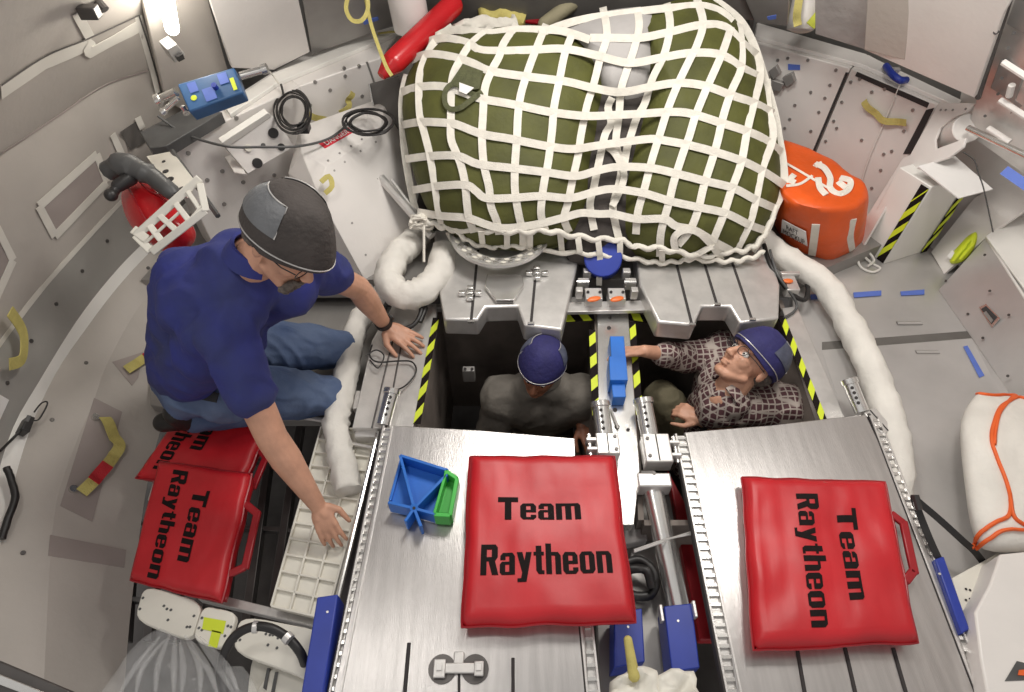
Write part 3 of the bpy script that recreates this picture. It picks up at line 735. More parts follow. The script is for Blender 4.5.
# dark soft bag filling the middle and a grey bag above it
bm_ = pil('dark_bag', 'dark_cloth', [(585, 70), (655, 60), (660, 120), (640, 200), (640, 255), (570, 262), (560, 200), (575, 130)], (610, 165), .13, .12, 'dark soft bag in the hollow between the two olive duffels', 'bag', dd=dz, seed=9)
bg_ = pil('grey_bag', 'grey_cloth', [(560, 28), (600, 12), (655, 10), (662, 50), (655, 95), (632, 112), (605, 100), (590, 70), (575, 42)], (618, 55), .16, .08, 'light grey bag under the top middle of the net', 'bag', dd=dz, seed=13)
# handle flap on the left duffel
def trace(pts, bvh, lift):
    P_, N_ = [], []
    for x, y in pts:
        d = ray(x, y).normalized(); h = bvh.ray_cast(CAM, d)
        if h[0] is None:
            P_.append(None); N_.append(None)
        else:
            n = h[1]; n = n if n.dot(d) < 0 else -n
            P_.append(h[0]+n*lift); N_.append(n)
    return P_, N_
def drape(objs, grow=.0):
    vs, fs = [], []
    for o in objs:
        o_ = wloc(o); b = len(vs)
        vs += [v.co+o_ for v in o.data.vertices]; fs += [[b+i for i in p.vertices] for p in o.data.polygons]
    return BVHTree.FromPolygons(vs, fs)
hull = drape([bl, br, bm_, bg_])
def fallback(x, y, base):
    return PD(x, y, base)
def strap_on(pts, bvh, width, lift, parent, m='webbing', name='strap', thick=.004, dens=5, limit=.05):
    c = [(p.x, p.y) for p in cat([Vector((x, y, 0)) for x, y in pts], dens)]
    P_, N_ = trace(c, bvh, lift)
    # depth profile along the strap: taut over hollows
    D = []
    for (x, y), p in zip(c, P_):
        D.append(((p-CAM).length/ray(x, y).length) if p is not None else None)
    good = [i for i, d in enumerate(D) if d is not None]
    if not good: D = [dz(*q) for q in c]; good = list(range(len(D)))
    for i in range(len(D)):
        if D[i] is None:
            a = [g for g in good if g < i]; b = [g for g in good if g > i]
            if a and b: f = (i-a[-1])/(b[0]-a[-1]); D[i] = D[a[-1]]*(1-f)+D[b[0]]*f
            elif a: D[i] = D[a[-1]] + .004*(i-a[-1])
            else: D[i] = D[b[0]] + .004*(b[0]-i)
    D0 = D[:]
    for _ in range(60):   # relax, only allowed to come nearer than the cloth
        D = [D[0]]+[min(D0[i], (D[i-1]+D[i+1])/2) for i in range(1, len(D)-1)]+[D[-1]] if len(D) > 2 else D
    for _ in range(2): D = [D[0]]+[min(D0[i], (D[i-1]+2*D[i]+D[i+1])/4) for i in range(1, len(D)-1)]+[D[-1]] if len(D) > 2 else D
    pts3 = [PD(x, y, d) for (x, y), d in zip(c, D)]; nn = []
    last = None
    for n, p in zip(N_, pts3):
        v = (CAM-p).normalized()
        n = (n*.5+v).normalized() if n is not None else v
        nn.append(n)
    nn = [(nn[max(i-1, 0)]+nn[i]+nn[min(i+1, len(nn)-1)]).normalized() for i in range(len(nn))]
    mb = MB(); mb.ribbon(pts3, nn, width, thick); return mb.build(name, m, parent, 60)
V_ = [
 [(407,75),(403, 92), (402, 115), (405, 155), (412, 195), (418, 215), (430, 226)],
 [(452, 27), (437, 39), (427, 55), (421, 70), (419, 86), (420, 115), (424, 131), (430, 155), (435, 185), (439, 212), (442, 224)],
 [(492, 28), (472, 43), (461, 59), (453, 76), (451, 98), (451, 115), (451, 138), (456, 152), (461, 165), (465, 183), (467, 204), (469, 218), (474, 232)],
 [(517, 25), (504, 43), (499, 57), (492, 70), (485, 88), (483, 115), (482, 139), (484, 165), (489, 187), (491, 206), (497, 222), (499, 234)],
 [(546, 25), (537, 47), (529, 68), (521, 94), (518, 115), (517, 136), (515, 165), (515, 191), (519, 216), (523, 232), (523, 248)],
 [(573, 33), (565, 53), (559, 82), (554, 107), (552, 131), (548, 163), (544, 183), (541, 208), (542, 220), (546, 232)],
 [(603, 8), (607, 35), (600, 59), (593, 86), (587, 105), (581, 134), (578, 155), (573, 177), (568, 202), (564, 218), (569, 232)],
 [(612, 98), (608, 108), (611, 123), (605, 135), (600, 157), (594, 187), (590, 205), (594, 230)],
 [(637, 8), (639, 27), (634, 49), (627, 70), (621, 90), (619, 115), (616, 139), (618, 155)],
 [(615, 148), (621, 161), (620, 179), (613, 206), (615, 222), (619, 239)],
 [(667, 4), (670, 27), (664, 55), (653, 78), (645, 103), (637, 117), (631, 135), (627, 148), (623, 171), (618, 190)],
 [(697, 0), (703, 23), (697, 45), (690, 59), (678, 84), (668, 109), (661, 131), (652, 160), (645, 187), (638, 212), (636, 234)],
 [(731, 27), (723, 51), (713, 74), (705, 92), (695, 117), (689, 137), (684, 150), (674, 181), (669, 202), (661, 232), (660, 256)],
 [(738, 22), (741, 41), (741, 68), (731, 92), (723, 117), (718, 139), (713, 157), (704, 185), (698, 210), (690, 230), (678, 245)],
 [(750, 40), (758, 59), (760, 78), (754, 102), (747, 131), (741, 163), (731, 191), (723, 216), (711, 245)],
 [(767, 80), (768, 107), (773, 136), (762, 169), (756, 198), (750, 222), (738, 247)],
 [(714, 0), (728, 10), (742, 23), (754, 45), (764, 76), (775, 115), (779, 138), (783, 161), (784, 187), (775, 208), (766, 232), (752, 251)],
]
H_ = [
 [(540, 34), (562, 25), (585, 19), (604, 16), (635, 12), (672, 8), (701, 6), (721, 12), (732, 22)],
 [(425, 45), (437, 36), (452, 30), (472, 31), (492, 33), (513, 30), (542, 30), (566, 32), (590, 40)],
 [(590, 38), (610, 38), (639, 38), (666, 33), (701, 25), (725, 27), (742, 43), (756, 54)],
 [(413, 50), (427, 42), (445, 38), (468, 43), (480, 50), (503, 51), (533, 50), (564, 49), (595, 55), (629, 63), (660, 58), (692, 53), (721, 55), (742, 68), (762, 78)],
 [(405, 63), (418, 57), (431, 54), (453, 57), (472, 63), (490, 71), (521, 76), (546, 79), (568, 82), (593, 88), (621, 92), (650, 87), (678, 83), (705, 86), (733, 96), (754, 103), (773, 113)],
 [(402, 92), (419, 87), (446, 87), (478, 98), (505, 103), (521, 106), (550, 112), (585, 116), (617, 115), (639, 114), (672, 112), (692, 114), (721, 123), (746, 131), (764, 139), (781, 152)],
 [(402, 125), (421, 122), (447, 123), (458, 125), (482, 134), (511, 139), (546, 146), (572, 149), (595, 146), (617, 143), (650, 139), (667, 141), (688, 145), (715, 152), (742, 161), (764, 172), (784, 185)],
 [(406, 159), (431, 156), (458, 156), (478, 164), (511, 168), (544, 172), (575, 176), (596, 171), (617, 167), (650, 168), (678, 174), (705, 181), (733, 188), (756, 200), (774, 208)],
 [(413, 190), (439, 186), (466, 185), (476, 191), (486, 198), (511, 198), (542, 196), (570, 198), (594, 192), (613, 189), (643, 193), (670, 201), (697, 207), (725, 213), (750, 225), (767, 231)],
 [(418, 212), (443, 216), (468, 218), (488, 225), (505, 228), (533, 225), (562, 218), (581, 213), (599, 214), (613, 214), (637, 219), (664, 219), (676, 226), (694, 230), (713, 241), (730, 250)],
]
net = thing('cargo_net', P(600, 262, .0), 'white webbing cargo net stretched over the heap of olive duffel bags', 'net')
for v in V_: strap_on(v, hull, .033, .006, net)
for h in H_: strap_on(h, hull, .033, .010, net)
# scalloped edge ropes
def rope(pts, amp, parent, r=.014, seed=0, lift=.02):
    c = [(p.x, p.y) for p in cat([Vector((x, y, 0)) for x, y in pts], 8)]; out = []
    prev = None
    for i, (x, y) in enumerate(c):
        p, _ = trace([(x, y)], hull, lift); d = dz(x, y)-.06
        if p[0] is not None: d = min(d, (p[0]-CAM).length/ray(x, y).length)
        prev = d if prev is None else prev*.7+d*.3
        out.append(PD(x, y+math.sin(i*.9+seed)*amp, prev))
    n = len(out); nn = [(CAM-p).normalized() for p in out]
    mb = MB(); mb.tube(out, [r*(1+.35*noise.noise(Vector((i*.7, seed, 0)))) for i in range(n)], 8, .3, seed); return mb.build('edge_rope', 'webbing', parent, 60)
rope([(418, 214), (430, 222), (444, 227), (472, 230), (497, 231), (521, 232), (545, 231), (568, 235), (595, 239), (619, 240), (637, 247), (658, 248), (682, 253), (705, 256), (725, 252), (745, 250), (758, 243), (768, 228), (776, 207)], 1.6, net, .013, 1)
rope([(444, 226), (458, 233), (472, 243), (490, 247), (505, 246), (522, 247), (538, 251), (575, 253), (599, 255), (623, 257), (645, 261), (662, 263), (680, 261), (692, 259), (715, 261), (733, 261), (750, 258), (764, 252)], 1.3, net, .011, 4)
for a, b in (((448, 232), (452, 240)), ((481, 231), (483, 246)), ((507, 231), (507, 247)), ((530, 231), (530, 250)), ((560, 233), (562, 252)), ((578, 237), (580, 253)), ((598, 240), (600, 256)), ((620, 241), (620, 258)), ((662, 250), (662, 264)), ((712, 246), (690, 258)), ((712, 246), (722, 260)), ((600, 256), (599, 285))):
    strap_on([a, ((a[0]+b[0])/2, (a[1]+b[1])/2), b], hull, .026, .03, net)
mb = MB(); p = PD(420, 222, dz(420, 222)-.05)
for i in range(14):
    q = [p+Vector((random.uniform(-.05, .06), random.uniform(-.02, .02), random.uniform(-.03, .03))) for _ in range(4)]
    mb.tube(cat(q, 4), .008, 6)
mb.build('bunched_webbing', 'webbing', net, 60)
mb = MB(); mb.tube([PD(424, 226, 2.7), PD(424, 262, 2.7)], .006, 6); mb.build('tie_strap', 'webbing', net)
# curved strap loops near the right lower corner
strap_on([(676, 252), (674, 238), (684, 230), (698, 232), (710, 243), (724, 256)], hull, .030, .02, net)
strap_on([(608, 147), (616, 155), (624, 175), (618, 195), (612, 206)], hull, .030, .02, net)
# olive carrying handle with a white label
h = thing('carry_handle', P(460, 100, .4), 'olive webbing handle with a D-ring lying over the left duffel and the net', 'handle')
strap_on([(478, 96), (468, 92), (455, 84), (446, 90), (445, 102), (450, 109), (460, 108), (470, 101), (482, 92)], hull, .022, .020, h, 'olive_strap', 'loop')
mb = MB(); Pn, Nn = trace([(452, 86), (464, 68), (484, 75), (480, 92), (468, 94)], hull, .024); addslab(mb, Pn, .004); mb.build('flap', 'olive_strap', h, 35)
mb = MB(); Pn, Nn = trace([(461, 87), (475, 92), (468, 98), (461, 95)], hull, .030); addslab(mb, Pn, .003); mb.build('label_patch', 'paper', h, 35)
# ------------------------------------------------------------------ lockers : prisms standing on the platform
def bolts(face, uv, r, parent, m='alu_dull', name='bolt'):
    a, b, c, d = face; n = nrm_of(face)
    for u, v in uv:
        p = (a*(1-u)+b*u)*(1-v)+(d*(1-u)+c*u)*v
        k = MB(); k.cyl(p-n*.002, p+n*.004, r, 10); k.build(name, m, parent, 40)
ZT = .55
def vdrop(p, z): return Vector((p.x, p.y, z))
def facept(x, y, A, B):
    """pixel -> point on the vertical plane through A,B"""
    n = (B-A).cross(Vector((0, 0, 1))).normalized(); return PP(x, y, A, n)
def locker(front, back, z1, z0, label, name='locker', group='white bolted lockers', m='white_paint'):
    rt = thing(name, vdrop(front[0], z0), label, 'locker', group)
    mb = MB(); mb.prism(front+back, (0, 0, z0-z1)); mb.build('body', m, rt, 35, .006)
    return rt
# left pair
A1, B1, B1b = P(166, 148, ZT), P(236, 119, ZT), P(300, 86, ZT)
C1 = P(380, 58, ZT)
k1 = P(150, 130, ZT); k2 = P(222, 104, ZT); k3 = P(275, 70, ZT); k4 = P(320, 46, ZT); k5 = P(408, 22, ZT)
lk = locker([A1, B1b], [k3, k2, k1], ZT, -.14, 'white bolted locker at the left behind the kneeling man, carrying the power panel')
def face_px(A, B, lst, lift=.0):
    n = (B-A).cross(Vector((0, 0, 1))).normalized(); n = n if n.dot(CAM-A) > 0 else -n
    return [PP(x, y, A+n*lift, n) for x, y in lst], n
def bolt_px(A, B, lst, r, parent, lift=.0):
    pts, n = face_px(A, B, lst)
    for p in pts:
        k = MB(); k.cyl(p-n*.002, p+n*(.005+lift), r, 10); k.build('bolt', 'alu_dull', parent, 40)
bolt_px(A1, B1b, [(188, 153), (207, 180), (222, 171), (224, 204), (243, 182), (274, 175), (236, 118), (305, 150), (258, 130)], .010, lk)
lk2 = locker([B1b, C1], [k5, k4, k3], ZT, -.14, 'white bolted locker behind the danger-labelled box, under the two cable coils')
bolt_px(B1b, C1, [(315, 82), (344, 68), (345, 76), (359, 66), (310, 105), (362, 96), (330, 90)], .009, lk2)
mb = MB(); q, n = face_px(B1b, C1, [(366, 62), (368, 62), (380, 96), (378, 96)], .002); addslab(mb, q, .003); mb.build('joint', 'alu_dull', lk2)
# rail on top
strip([(224, 106), (275, 72), (400, 24), (404, 30), (278, 82), (230, 114)], ZT+.02, 'locker_top_rail', 'white_bright', 'bright white rail along the top of the left lockers', 'rail', .02)
# right lockers
D1, D2, D3 = P(755, 42, ZT), P(850, 68, ZT), P(937, 104, ZT)
t1, t2, t3 = P(757, 22, ZT), P(868, 54, ZT), P(960, 104, ZT)
r1 = locker([D1, D2], [t2, t1], ZT, -.14, 'white bolted locker at the right of the net, carrying a small blue tape tag')
bolt_px(D1, D2, [(778, 60), (788, 58), (808, 60), (811, 92), (830, 85), (836, 70), (825, 98), (795, 105), (819, 112), (790, 119), (811, 131), (785, 128)], .008, r1)
r2 = locker([D2+Vector((.004, -.004, 0)), D3], [t3, t2], ZT, -.14, 'white bolted locker at the right with a yellow strap across its door')
bolt_px(D2, D3, [(851, 82), (860, 79), (842, 102), (834, 121), (837, 128), (826, 141), (862, 140), (884, 154), (892, 151), (881, 170), (872, 188), (904, 131), (913, 110), (885, 89), (872, 92)], .008, r2)
q, n = face_px(D2, D3, [(857, 72), (929, 103), (927, 108), (855, 76)], .003); mb = MB(); addslab(mb, q, .004); mb.build('door_gap', 'slot', r2)
q, n = face_px(D2, D3, [(926, 110), (934, 108), (911, 154), (903, 154)], .003); mb = MB(); addslab(mb, q, .004); mb.build('door_gap', 'slot', r2)
q, n = face_px(D2, D3, [(845, 72), (848, 73), (814, 153), (811, 152)], .003); mb = MB(); addslab(mb, q, .004); mb.build('door_gap', 'slot', r2)
strip([(757, 24), (868, 55), (962, 100), (958, 106), (862, 64), (755, 36)], ZT+.02, 'locker_top_rail', 'white_paint', 'white rail along the top of the right lockers', 'rail', .02)
def face_strap(A, B, pts, wd, m, name, label, cat_, lift=.006, group=None, red=None):
    q, n = face_px(A, B, pts, lift); q = cat(q, 5)
    mb = MB(); mb.ribbon([p+n*(.016+.008*math.sin(i*.7)) for i, p in enumerate(q)], n, wd, .003)
    return mb.build(name, m, None, 60, label=label, cat=cat_, group=group)
face_strap(D2, D3, [(866, 100), (874, 110), (884, 118), (897, 121), (909, 121)], .032, 'web_yellow', 'pull_strap', 'faded yellow pull strap bolted on the right locker door', 'strap')
q, n = face_px(D1, D2, [(788, 64), (800, 65), (800, 70), (788, 70)], .004); mb = MB(); addslab(mb, q, .002); mb.build('blue_tape', 'blue_tape', None, label='small blue tape tag on the white locker right of the net', cat='tape')
# metal catch by the net on right locker
rt = thing('locker_catch', PD(785, 85, 2.9), 'grey metal catch on the right locker next to the net edge', 'catch')
for c in (((768, 72), (776, 66), (780, 74), (773, 80)), ((782, 78), (792, 73), (795, 82), (786, 88)), ((772, 80), (784, 84), (780, 92), (770, 90))):
    q, n = face_px(D1, D2, list(c), .03); mb = MB(); addslab(mb, q, .03); mb.build('catch_block', 'alu_dull', rt, 35, .003)
# blue handle and cord on the right locker top
rt = thing('blue_clip', P(896, 76, ZT+.02), 'dark blue clip with a white cord hanging down, on top of the right locker', 'clip')
mb = MB(); mb.tube(cat([P(886, 66, ZT+.04), P(892, 74, ZT+.05), P(900, 80, ZT+.045), (P(906, 80, ZT+.03))], 5), .016, 10); mb.build('handle', 'blue_dark', rt, 60)
mb = MB(); mb.box(P(896, 70, ZT+.06), (.03, .02, .02)); mb.build('buckle', 'alu', rt, 35, .002)
q, n = face_px(D2, D3, [(900, 84), (886, 118), (870, 155), (862, 180)], .012); mb = MB(); mb.tube(cat(q, 5), .0028, 6); mb.build('cord', 'white_bright', rt)
# gusset plate with a triangular opening, and the white drum in it
E1 = D3; 
gp = thing('gusset_plate', vdrop(P(930, 150, .3), -.12), 'light grey gusset plate with a triangular cut-out beside the right locker', 'plate')
E2 = Vector((D3.x+.34, D3.y-.12, ZT))
outer = [(938, 103), (977, 103), (966, 112), (952, 118), (940, 128), (935, 140), (936, 149), (944, 146), (966, 138), (963, 147), (948, 158), (918, 168), (906, 172), (862, 248), (852, 240), (903, 158), (910, 155), (936, 108)]
gA, gB, gC = D3, P(862, 246, -.06), PD(977, 103, 2.62)
gn = nrm_of([gA, gB, gC]); q = [PP(x, y, gA+gn*.012, gn) for x, y in outer]
mb = MB(); addslab(mb, q, .012); mb.build('plate', 'white_paint', gp, 35, .002)
for x, y in [(941, 110), (946, 110), (953, 110), (966, 109)]:
    p = PP(x, y, gA+gn*.012, gn); k = MB(); k.cyl(p, p+gn*.003, .005, 10); k.build('bolt', 'alu_dull', gp)
rt = thing('white_drum', P(950, 140, .3), 'white cylindrical actuator seen through the gusset plate cut-out', 'cylinder')
mb = MB(); mb.cyl(PD(948, 136, 2.84), PD(968, 128, 2.66), .060, 24); mb.build('drum', 'white_paint', rt, 40, .004)
mb = MB(); mb.cyl(PD(968, 128, 2.62), PD(1035, 160, 2.40), .013, 14); mb.build('shaft', 'alu_bright', rt)
# side brace under gusset: long white panel from locker foot up
q = [P(870, 240, -.0), P(905, 160, .33), P(948, 158, .30), P(960, 172, .2), P(880, 262, -.11), P(868, 255, -.11)]
# white box with hazard tape
wb = thing('white_box', P(905, 270, FZ), 'white box edged with black and yellow hazard tape, on the right floor by the wall', 'box')
fl = [P(872, 264, FZ), P(887, 268, FZ), P(930, 252, FZ), P(925, 235, FZ)]
f0, f1, f2 = P(857, 244, FZ), P(884, 264, FZ), P(926, 251, FZ)
H = .46
f3 = f0+(f2-f1)
mb = MB(); mb.prism([p+Vector((0, 0, H)) for p in (f0, f1, f2, f3)], (0, 0, -H)); bx_ = mb.build('carton', 'white_bright', wb, 35, .004)
fb = [f0, f1]
def upz(p, h): return p+Vector((0, 0, h))
def vtape(b, a_, label):
    e = (a_-b).normalized(); nv = e.cross(Vector((0, 0, 1))).normalized()
    if nv.dot(CAM-b) < 0: nv = -nv
    b = b+e*.024
    hazard(None, 0, 0, label, 4, 1.6, nvec=nv, pts=(b+nv*.004+Vector((0, 0, .004)), upz(b, H-.01)+nv*.004), width=.04)
vtape(f1, f0, 'hazard tape up the front corner of the white box')
vtape(f2, f1, 'hazard tape up the right corner of the white box')
l = [P(918, 166, .40), P(955, 156, .42), P(993, 189, .38), P(959, 198, .37)]
mb = MB(); addslab(mb, l, .006); mb.build('paper_sheet', 'paper', None, 35, label='curled white sheet lying over the top of the white box', cat='sheet')
# ------------------------------------------------------------------ orange raft bag
do = lambda x, y: 2.86 - (y-140)*.0009
rb = thing('raft_bag', P(815, 262, FZ), 'orange fabric bag with white lettering patch and straps, right of the net', 'bag')
Tq = [(784, 141), (806, 147), (832, 160), (852, 174), (868, 189), (862, 203), (846, 209), (828, 210), (808, 207), (790, 200), (779, 186), (778, 160)]
Bq = [(800, 190), (822, 200), (845, 215), (860, 228), (861, 243), (852, 255), (840, 262), (828, 267), (812, 263), (797, 256), (782, 243), (776, 220)]
TT = resample([P(x, y, .30) for x, y in Tq+Tq[:1]], 49)[:-1]; BB = resample([P(x, y, FZ+.005) for x, y in Bq+Bq[:1]], 49)[:-1]
ct = sum(TT, Vector())/48; cb_ = sum(BB, Vector())/48
mb = MB(); rings = []
for k_, (t, f) in enumerate(((0, .2), (0, .8), (.03, .96), (.12, 1.02), (.3, 1.05), (.5, 1.05), (.7, 1.04), (.86, 1.02), (.94, 1.0), (.99, .97), (1.0, .90), (1.01, .7), (1.012, .4), (1.013, .1))):
    row = []
    for a, b in zip(BB, TT):
        p = a.lerp(b, t); c_0 = cb_.lerp(ct, t); q = c_0+(p-c_0)*f
        w_ = noise.noise(q*9)*.016 + (1-abs(noise.noise(Vector((q.x*7, q.y*7, q.z*14+3))))*2.5)*.010
        row.append(q+((q-c_0).normalized()*.7+Vector((0, 0, .5 if t > .9 else 0)))*w_)
    rings.append(row)
mb.loft(rings); ob = mb.build('bag_body', 'orange_cloth', rb, 70)
hb = drape([ob])
dz_keep = dz; dz = lambda x, y: do(x, y)-.1
strap_on([(816, 224), (814, 240), (812, 255)], hb, .034, .006, rb)
strap_on([(853, 219), (850, 235), (852, 250)], hb, .030, .006, rb)
strap_on([(787, 164), (806, 175), (828, 188), (843, 195)], hb, .010, .008, rb)
strap_on([(786, 186), (800, 184), (812, 176)], hb, .012, .008, rb)
for pp_ in ([(815, 164), (824, 168), (830, 178), (830, 188), (838, 194), (848, 190), (850, 181), (840, 178)], [(815, 166), (822, 164)], [(818, 178), (820, 188), (826, 195)], [(794, 175), (790, 180), (795, 183)], [(838, 182), (846, 188)]):
    strap_on(pp_, hb, .026, .014, rb, name='knotted_strap')
pn, nn = trace([(784, 218), (807, 230), (808, 244), (783, 231)], hb, .012)
if all(p is not None for p in pn):
    mb = MB(); addslab(mb, pn, .003); lb = mb.build('label_patch', 'paper', rb)
    a, b, c, d = pn[3], pn[2], pn[1], pn[0]
    def sub(s0, s1, t0, t1):
        g = on_quad(a, b, c, d, .006); return lambda s, t: g(s0+(s1-s0)*s, t0+(t1-t0)*t)
    lettering('RAFT', sub(.22, .70, .55, .88), rb, bold=.0); lettering('MOCKUP', sub(.10, .95, .10, .46), rb, bold=.0)
dz = dz_keep
mb = MB(); mb.tube(cat([P(856, 247, -.05), P(870, 262, FZ+.01), P(880, 268, FZ+.01), P(872, 272, FZ+.01), P(860, 266, FZ+.01), P(858, 252, -.08), P(866, 250, -.06), P(874, 260, FZ+.02), P(868, 266, FZ+.02)], 5), .006, 6)
mb.build('white_cord', 'white_bright', rb, label='loose white drawcord')
# ------------------------------------------------------------------ wall panels above the lockers
def wallpanel(px_, d, m, label, thick=.02, name='wall_panel', group=None):
    mb = MB(); addslab(mb, [PD(x, y, dd_) for (x, y), dd_ in zip(px_, d)], thick); return mb.build(name, m, None, 35, .004, label=label, cat='panel', group=group)
def onring(x, y, R=2.12, slope=.5, z0=.55):
    """pixel -> point on the back cone"""
    r = ray(x, y); lo, hi = .5, 5
    for _ in range(40):
        t = (lo+hi)/2; p = CAM+r*t; rad = math.hypot(p.x-CX, p.y-CY)
        lim = R - max(0, (p.z-z0))*slope
        if rad > lim: hi = t
        else: lo = t
    return CAM+r*lo
def cone_panel(px_, m, label, off=0, thick=.02, name='wall_panel', group=None, cat_='panel'):
    mb = MB(); addslab(mb, [onring(x, y, 2.12-off) for x, y in px_], thick); return mb.build(name, m, None, 35, .003, label=label, cat=cat_, group=group)
cone_panel([(140, -12), (205, -12), (228, 70), (222, 98), (185, 112), (166, 100)], 'wall_cream', 'pale shell panel behind the blue box, lit by the lamp above it', .0)
cone_panel([(206, -12), (296, -12), (310, 52), (274, 70), (232, 68)], 'white_paint', 'white wall panel above the blue box', .06)
cone_panel([(300, -12), (400, -12), (402, 22), (312, 55)], 'alu_dull', 'grey shell panel above the left lockers, behind the yellow strap', .02)
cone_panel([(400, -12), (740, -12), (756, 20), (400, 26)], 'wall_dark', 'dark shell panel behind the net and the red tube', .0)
cone_panel([(740, -12), (790, -12), (787, 26), (755, 22)], 'alu_dull', 'grey shell panel between the dark post and the white post', .03)
cone_panel([(815, -12), (872, -12), (866, 50), (815, 34)], 'grey_cloth', 'grey shell panel right of the white post', .03)
o = cone_panel([(868, -12), (1018, -12), (1004, 12), (974, 98), (930, 76), (864, 50)], 'white_paint', 'large white wall panel at the top right', .07)
mb = MB()
for x, y in ((996, 32), (965, 84)):
    p = onring(x, y, 2.12-.065); n = (CAM-p).normalized(); mb.cyl(p, p+n*.004, .009 if y < 50 else .005, 12)
mb.build('panel_hole', 'slot', o)
cone_panel([(868, -12), (912, -12), (905, 60), (864, 50)], 'wall_cream', 'narrow pale panel at the left side of the top right wall panel', .085, .01)
# dark gap under panels is the wall itself.  posts
rt = thing('white_post', PD(805, 38, 3.05), 'white cylindrical post right of the net with lime straps tied round it', 'post')
mb = MB(); mb.cyl(PD(800, 30, 3.0), PD(812, -30, 2.9), .062, 28); mb.build('post', 'white_paint', rt, 40, .004)
mb = MB(); mb.cyl(PD(801, 26, 3.0), PD(802, 22, 3.0), .066, 28); mb.build('band', 'ivory', rt, 40)
for pts, w_ in (([(798, 26), (797, 14), (801, -12)], .035), ([(810, 26), (820, 14), (838, -10)], .045)):
    mb = MB(); q = [PD(x, y, 2.88) for x, y in pts]; mb.ribbon(cat(q, 4), [(CAM-p).normalized() for p in cat(q, 4)], w_, .003)
    mb.build('lime_strap', 'web_lime' if w_ > .04 else 'web_yellow', rt, 60)
mb = MB(); mb.cyl(PD(412, 27, 3.0), PD(402, -26, 2.8), .088, 28, .088); mb.build('white_post', 'white_paint', None, 40, label='white cylindrical post at the top, left of the red tube', cat='post')
mb = MB(); a = PD(748, 40, 3.1); mb.tube([PD(745, 40, 3.1), PD(754, -16, 3.0)], .03, 8); mb.build('dark_post', 'steel_dark', None, 40, label='dark square post between the net and the white post', cat='post')
# red tube and its yellow strap
rt = thing('red_tube', PD(388, 72, 2.8), 'glossy red padded tube leaning above the left duffel', 'tube')
mb = MB(); mb.cone(PD(394, 62, 2.80), .052, PD(452, 6, 2.95), .052, 20); mb.build('tube', 'red_gloss', rt, 60)
mb = MB(); mb.cyl(PD(381, 76, 2.78), PD(392, 64, 2.79), .020, 14, .05); mb.build('tapered_end', 'red_gloss', rt)
q = cat([PD(392, 76, 2.70), PD(386, 66, 2.72), PD(378, 45, 2.75), PD(370, 20, 2.78), PD(364, -12, 2.8)], 5)
mb = MB(); mb.ribbon(q, [(CAM-p).normalized() for p in q], .016, .003); ys = mb.build('yellow_strap', 'web_yellow', None, 60, label='thin yellow strap hanging down to the red tube', cat='strap')
q = cat([PD(366, -10, 2.77), PD(368, 8, 2.76), PD(362, 20, 2.75), (PD(352, 20, 2.75)), PD(346, 8, 2.75), PD(350, -10, 2.75)], 5)
mb = MB(); mb.ribbon(q, [(CAM-p).normalized() for p in q], .018, .003); mb.build('strap_loop', 'web_yellow', ys, 60)
mb = MB(); q = [onring(x, y, 2.04) for x, y in ((363, 21), (378, 17), (379, 20), (364, 25))]; addslab(mb, q, .003); mb.build('blue_tape', 'blue_tape', None, label='blue tape mark on the wall beside the yellow strap', cat='tape')
mb = MB(); q = [onring(x, y, 2.04) for x, y in ((767, 17), (776, 15), (776, 19), (768, 20))]; addslab(mb, q, .003); mb.build('blue_tape', 'blue_tape', None, label='blue tape mark on the wall by the dark post', cat='tape')
mb = MB(); q = cat([P(378, 34, ZT+.03), P(392, 32, ZT+.04), P(404, 33, ZT+.03), P(412, 36, ZT+.02)], 4); mb.ribbon(q, (0, 0, 1), .02, .003); mb.build('yellow_strap', 'web_yellow', None, 60, label='short faded yellow strap on the locker top left of the red tube', cat='strap')
# paddles and bundles behind the bags
rt = thing('red_paddle', PD(540, 20, 3.1), 'red padded board behind the net at the top', 'board'); mb = MB(); addslab(mb, [PD(512, 22, 3.1), PD(530, -10, 3.0), (PD(568, -10, 3.0)), PD(540, 26, 3.08)], .04); mb.build('board', 'red_dark', rt, 35, .012)
mb = MB(); a, b = PD(545, 24, 3.02), PD(585, -6, 2.98); mb.cone(a, .035, b, .035, 14); mb.build('beige_board', 'khaki', None, 60, label='rounded beige pad lying against the red board at the top', cat='pad')
for i, (pts, lab, m) in enumerate((([(480, 20), (500, 16), (525, 22)], 'crumpled pale webbing left of the red board', 'web_yellow'), ([(585, 8), (620, 2), (665, -4)], 'folded pale cloth behind the top of the net', 'white_cloth'), ([(640, 2), (680, -4), (712, -8)], 'folded beige cloth at the very top, behind the right duffel', 'khaki'))):
    mb = MB(); q = cat([PD(x, y, 3.08-.02*i) for x, y in pts], 5); mb.tube(q, .05, 10, .6, i*3.1); mb.build('folded_cloth', m, None, 60, label=lab, cat='cloth')
mb = MB(); q = cat([PD(455, 30, 2.95), PD(478, 24, 2.98), PD(500, 26, 2.98), PD(515, 22, 3.0)], 6); mb.tube(q, .03, 8, .9, 2); mb.build('crumpled_net', 'webbing', net, 60)
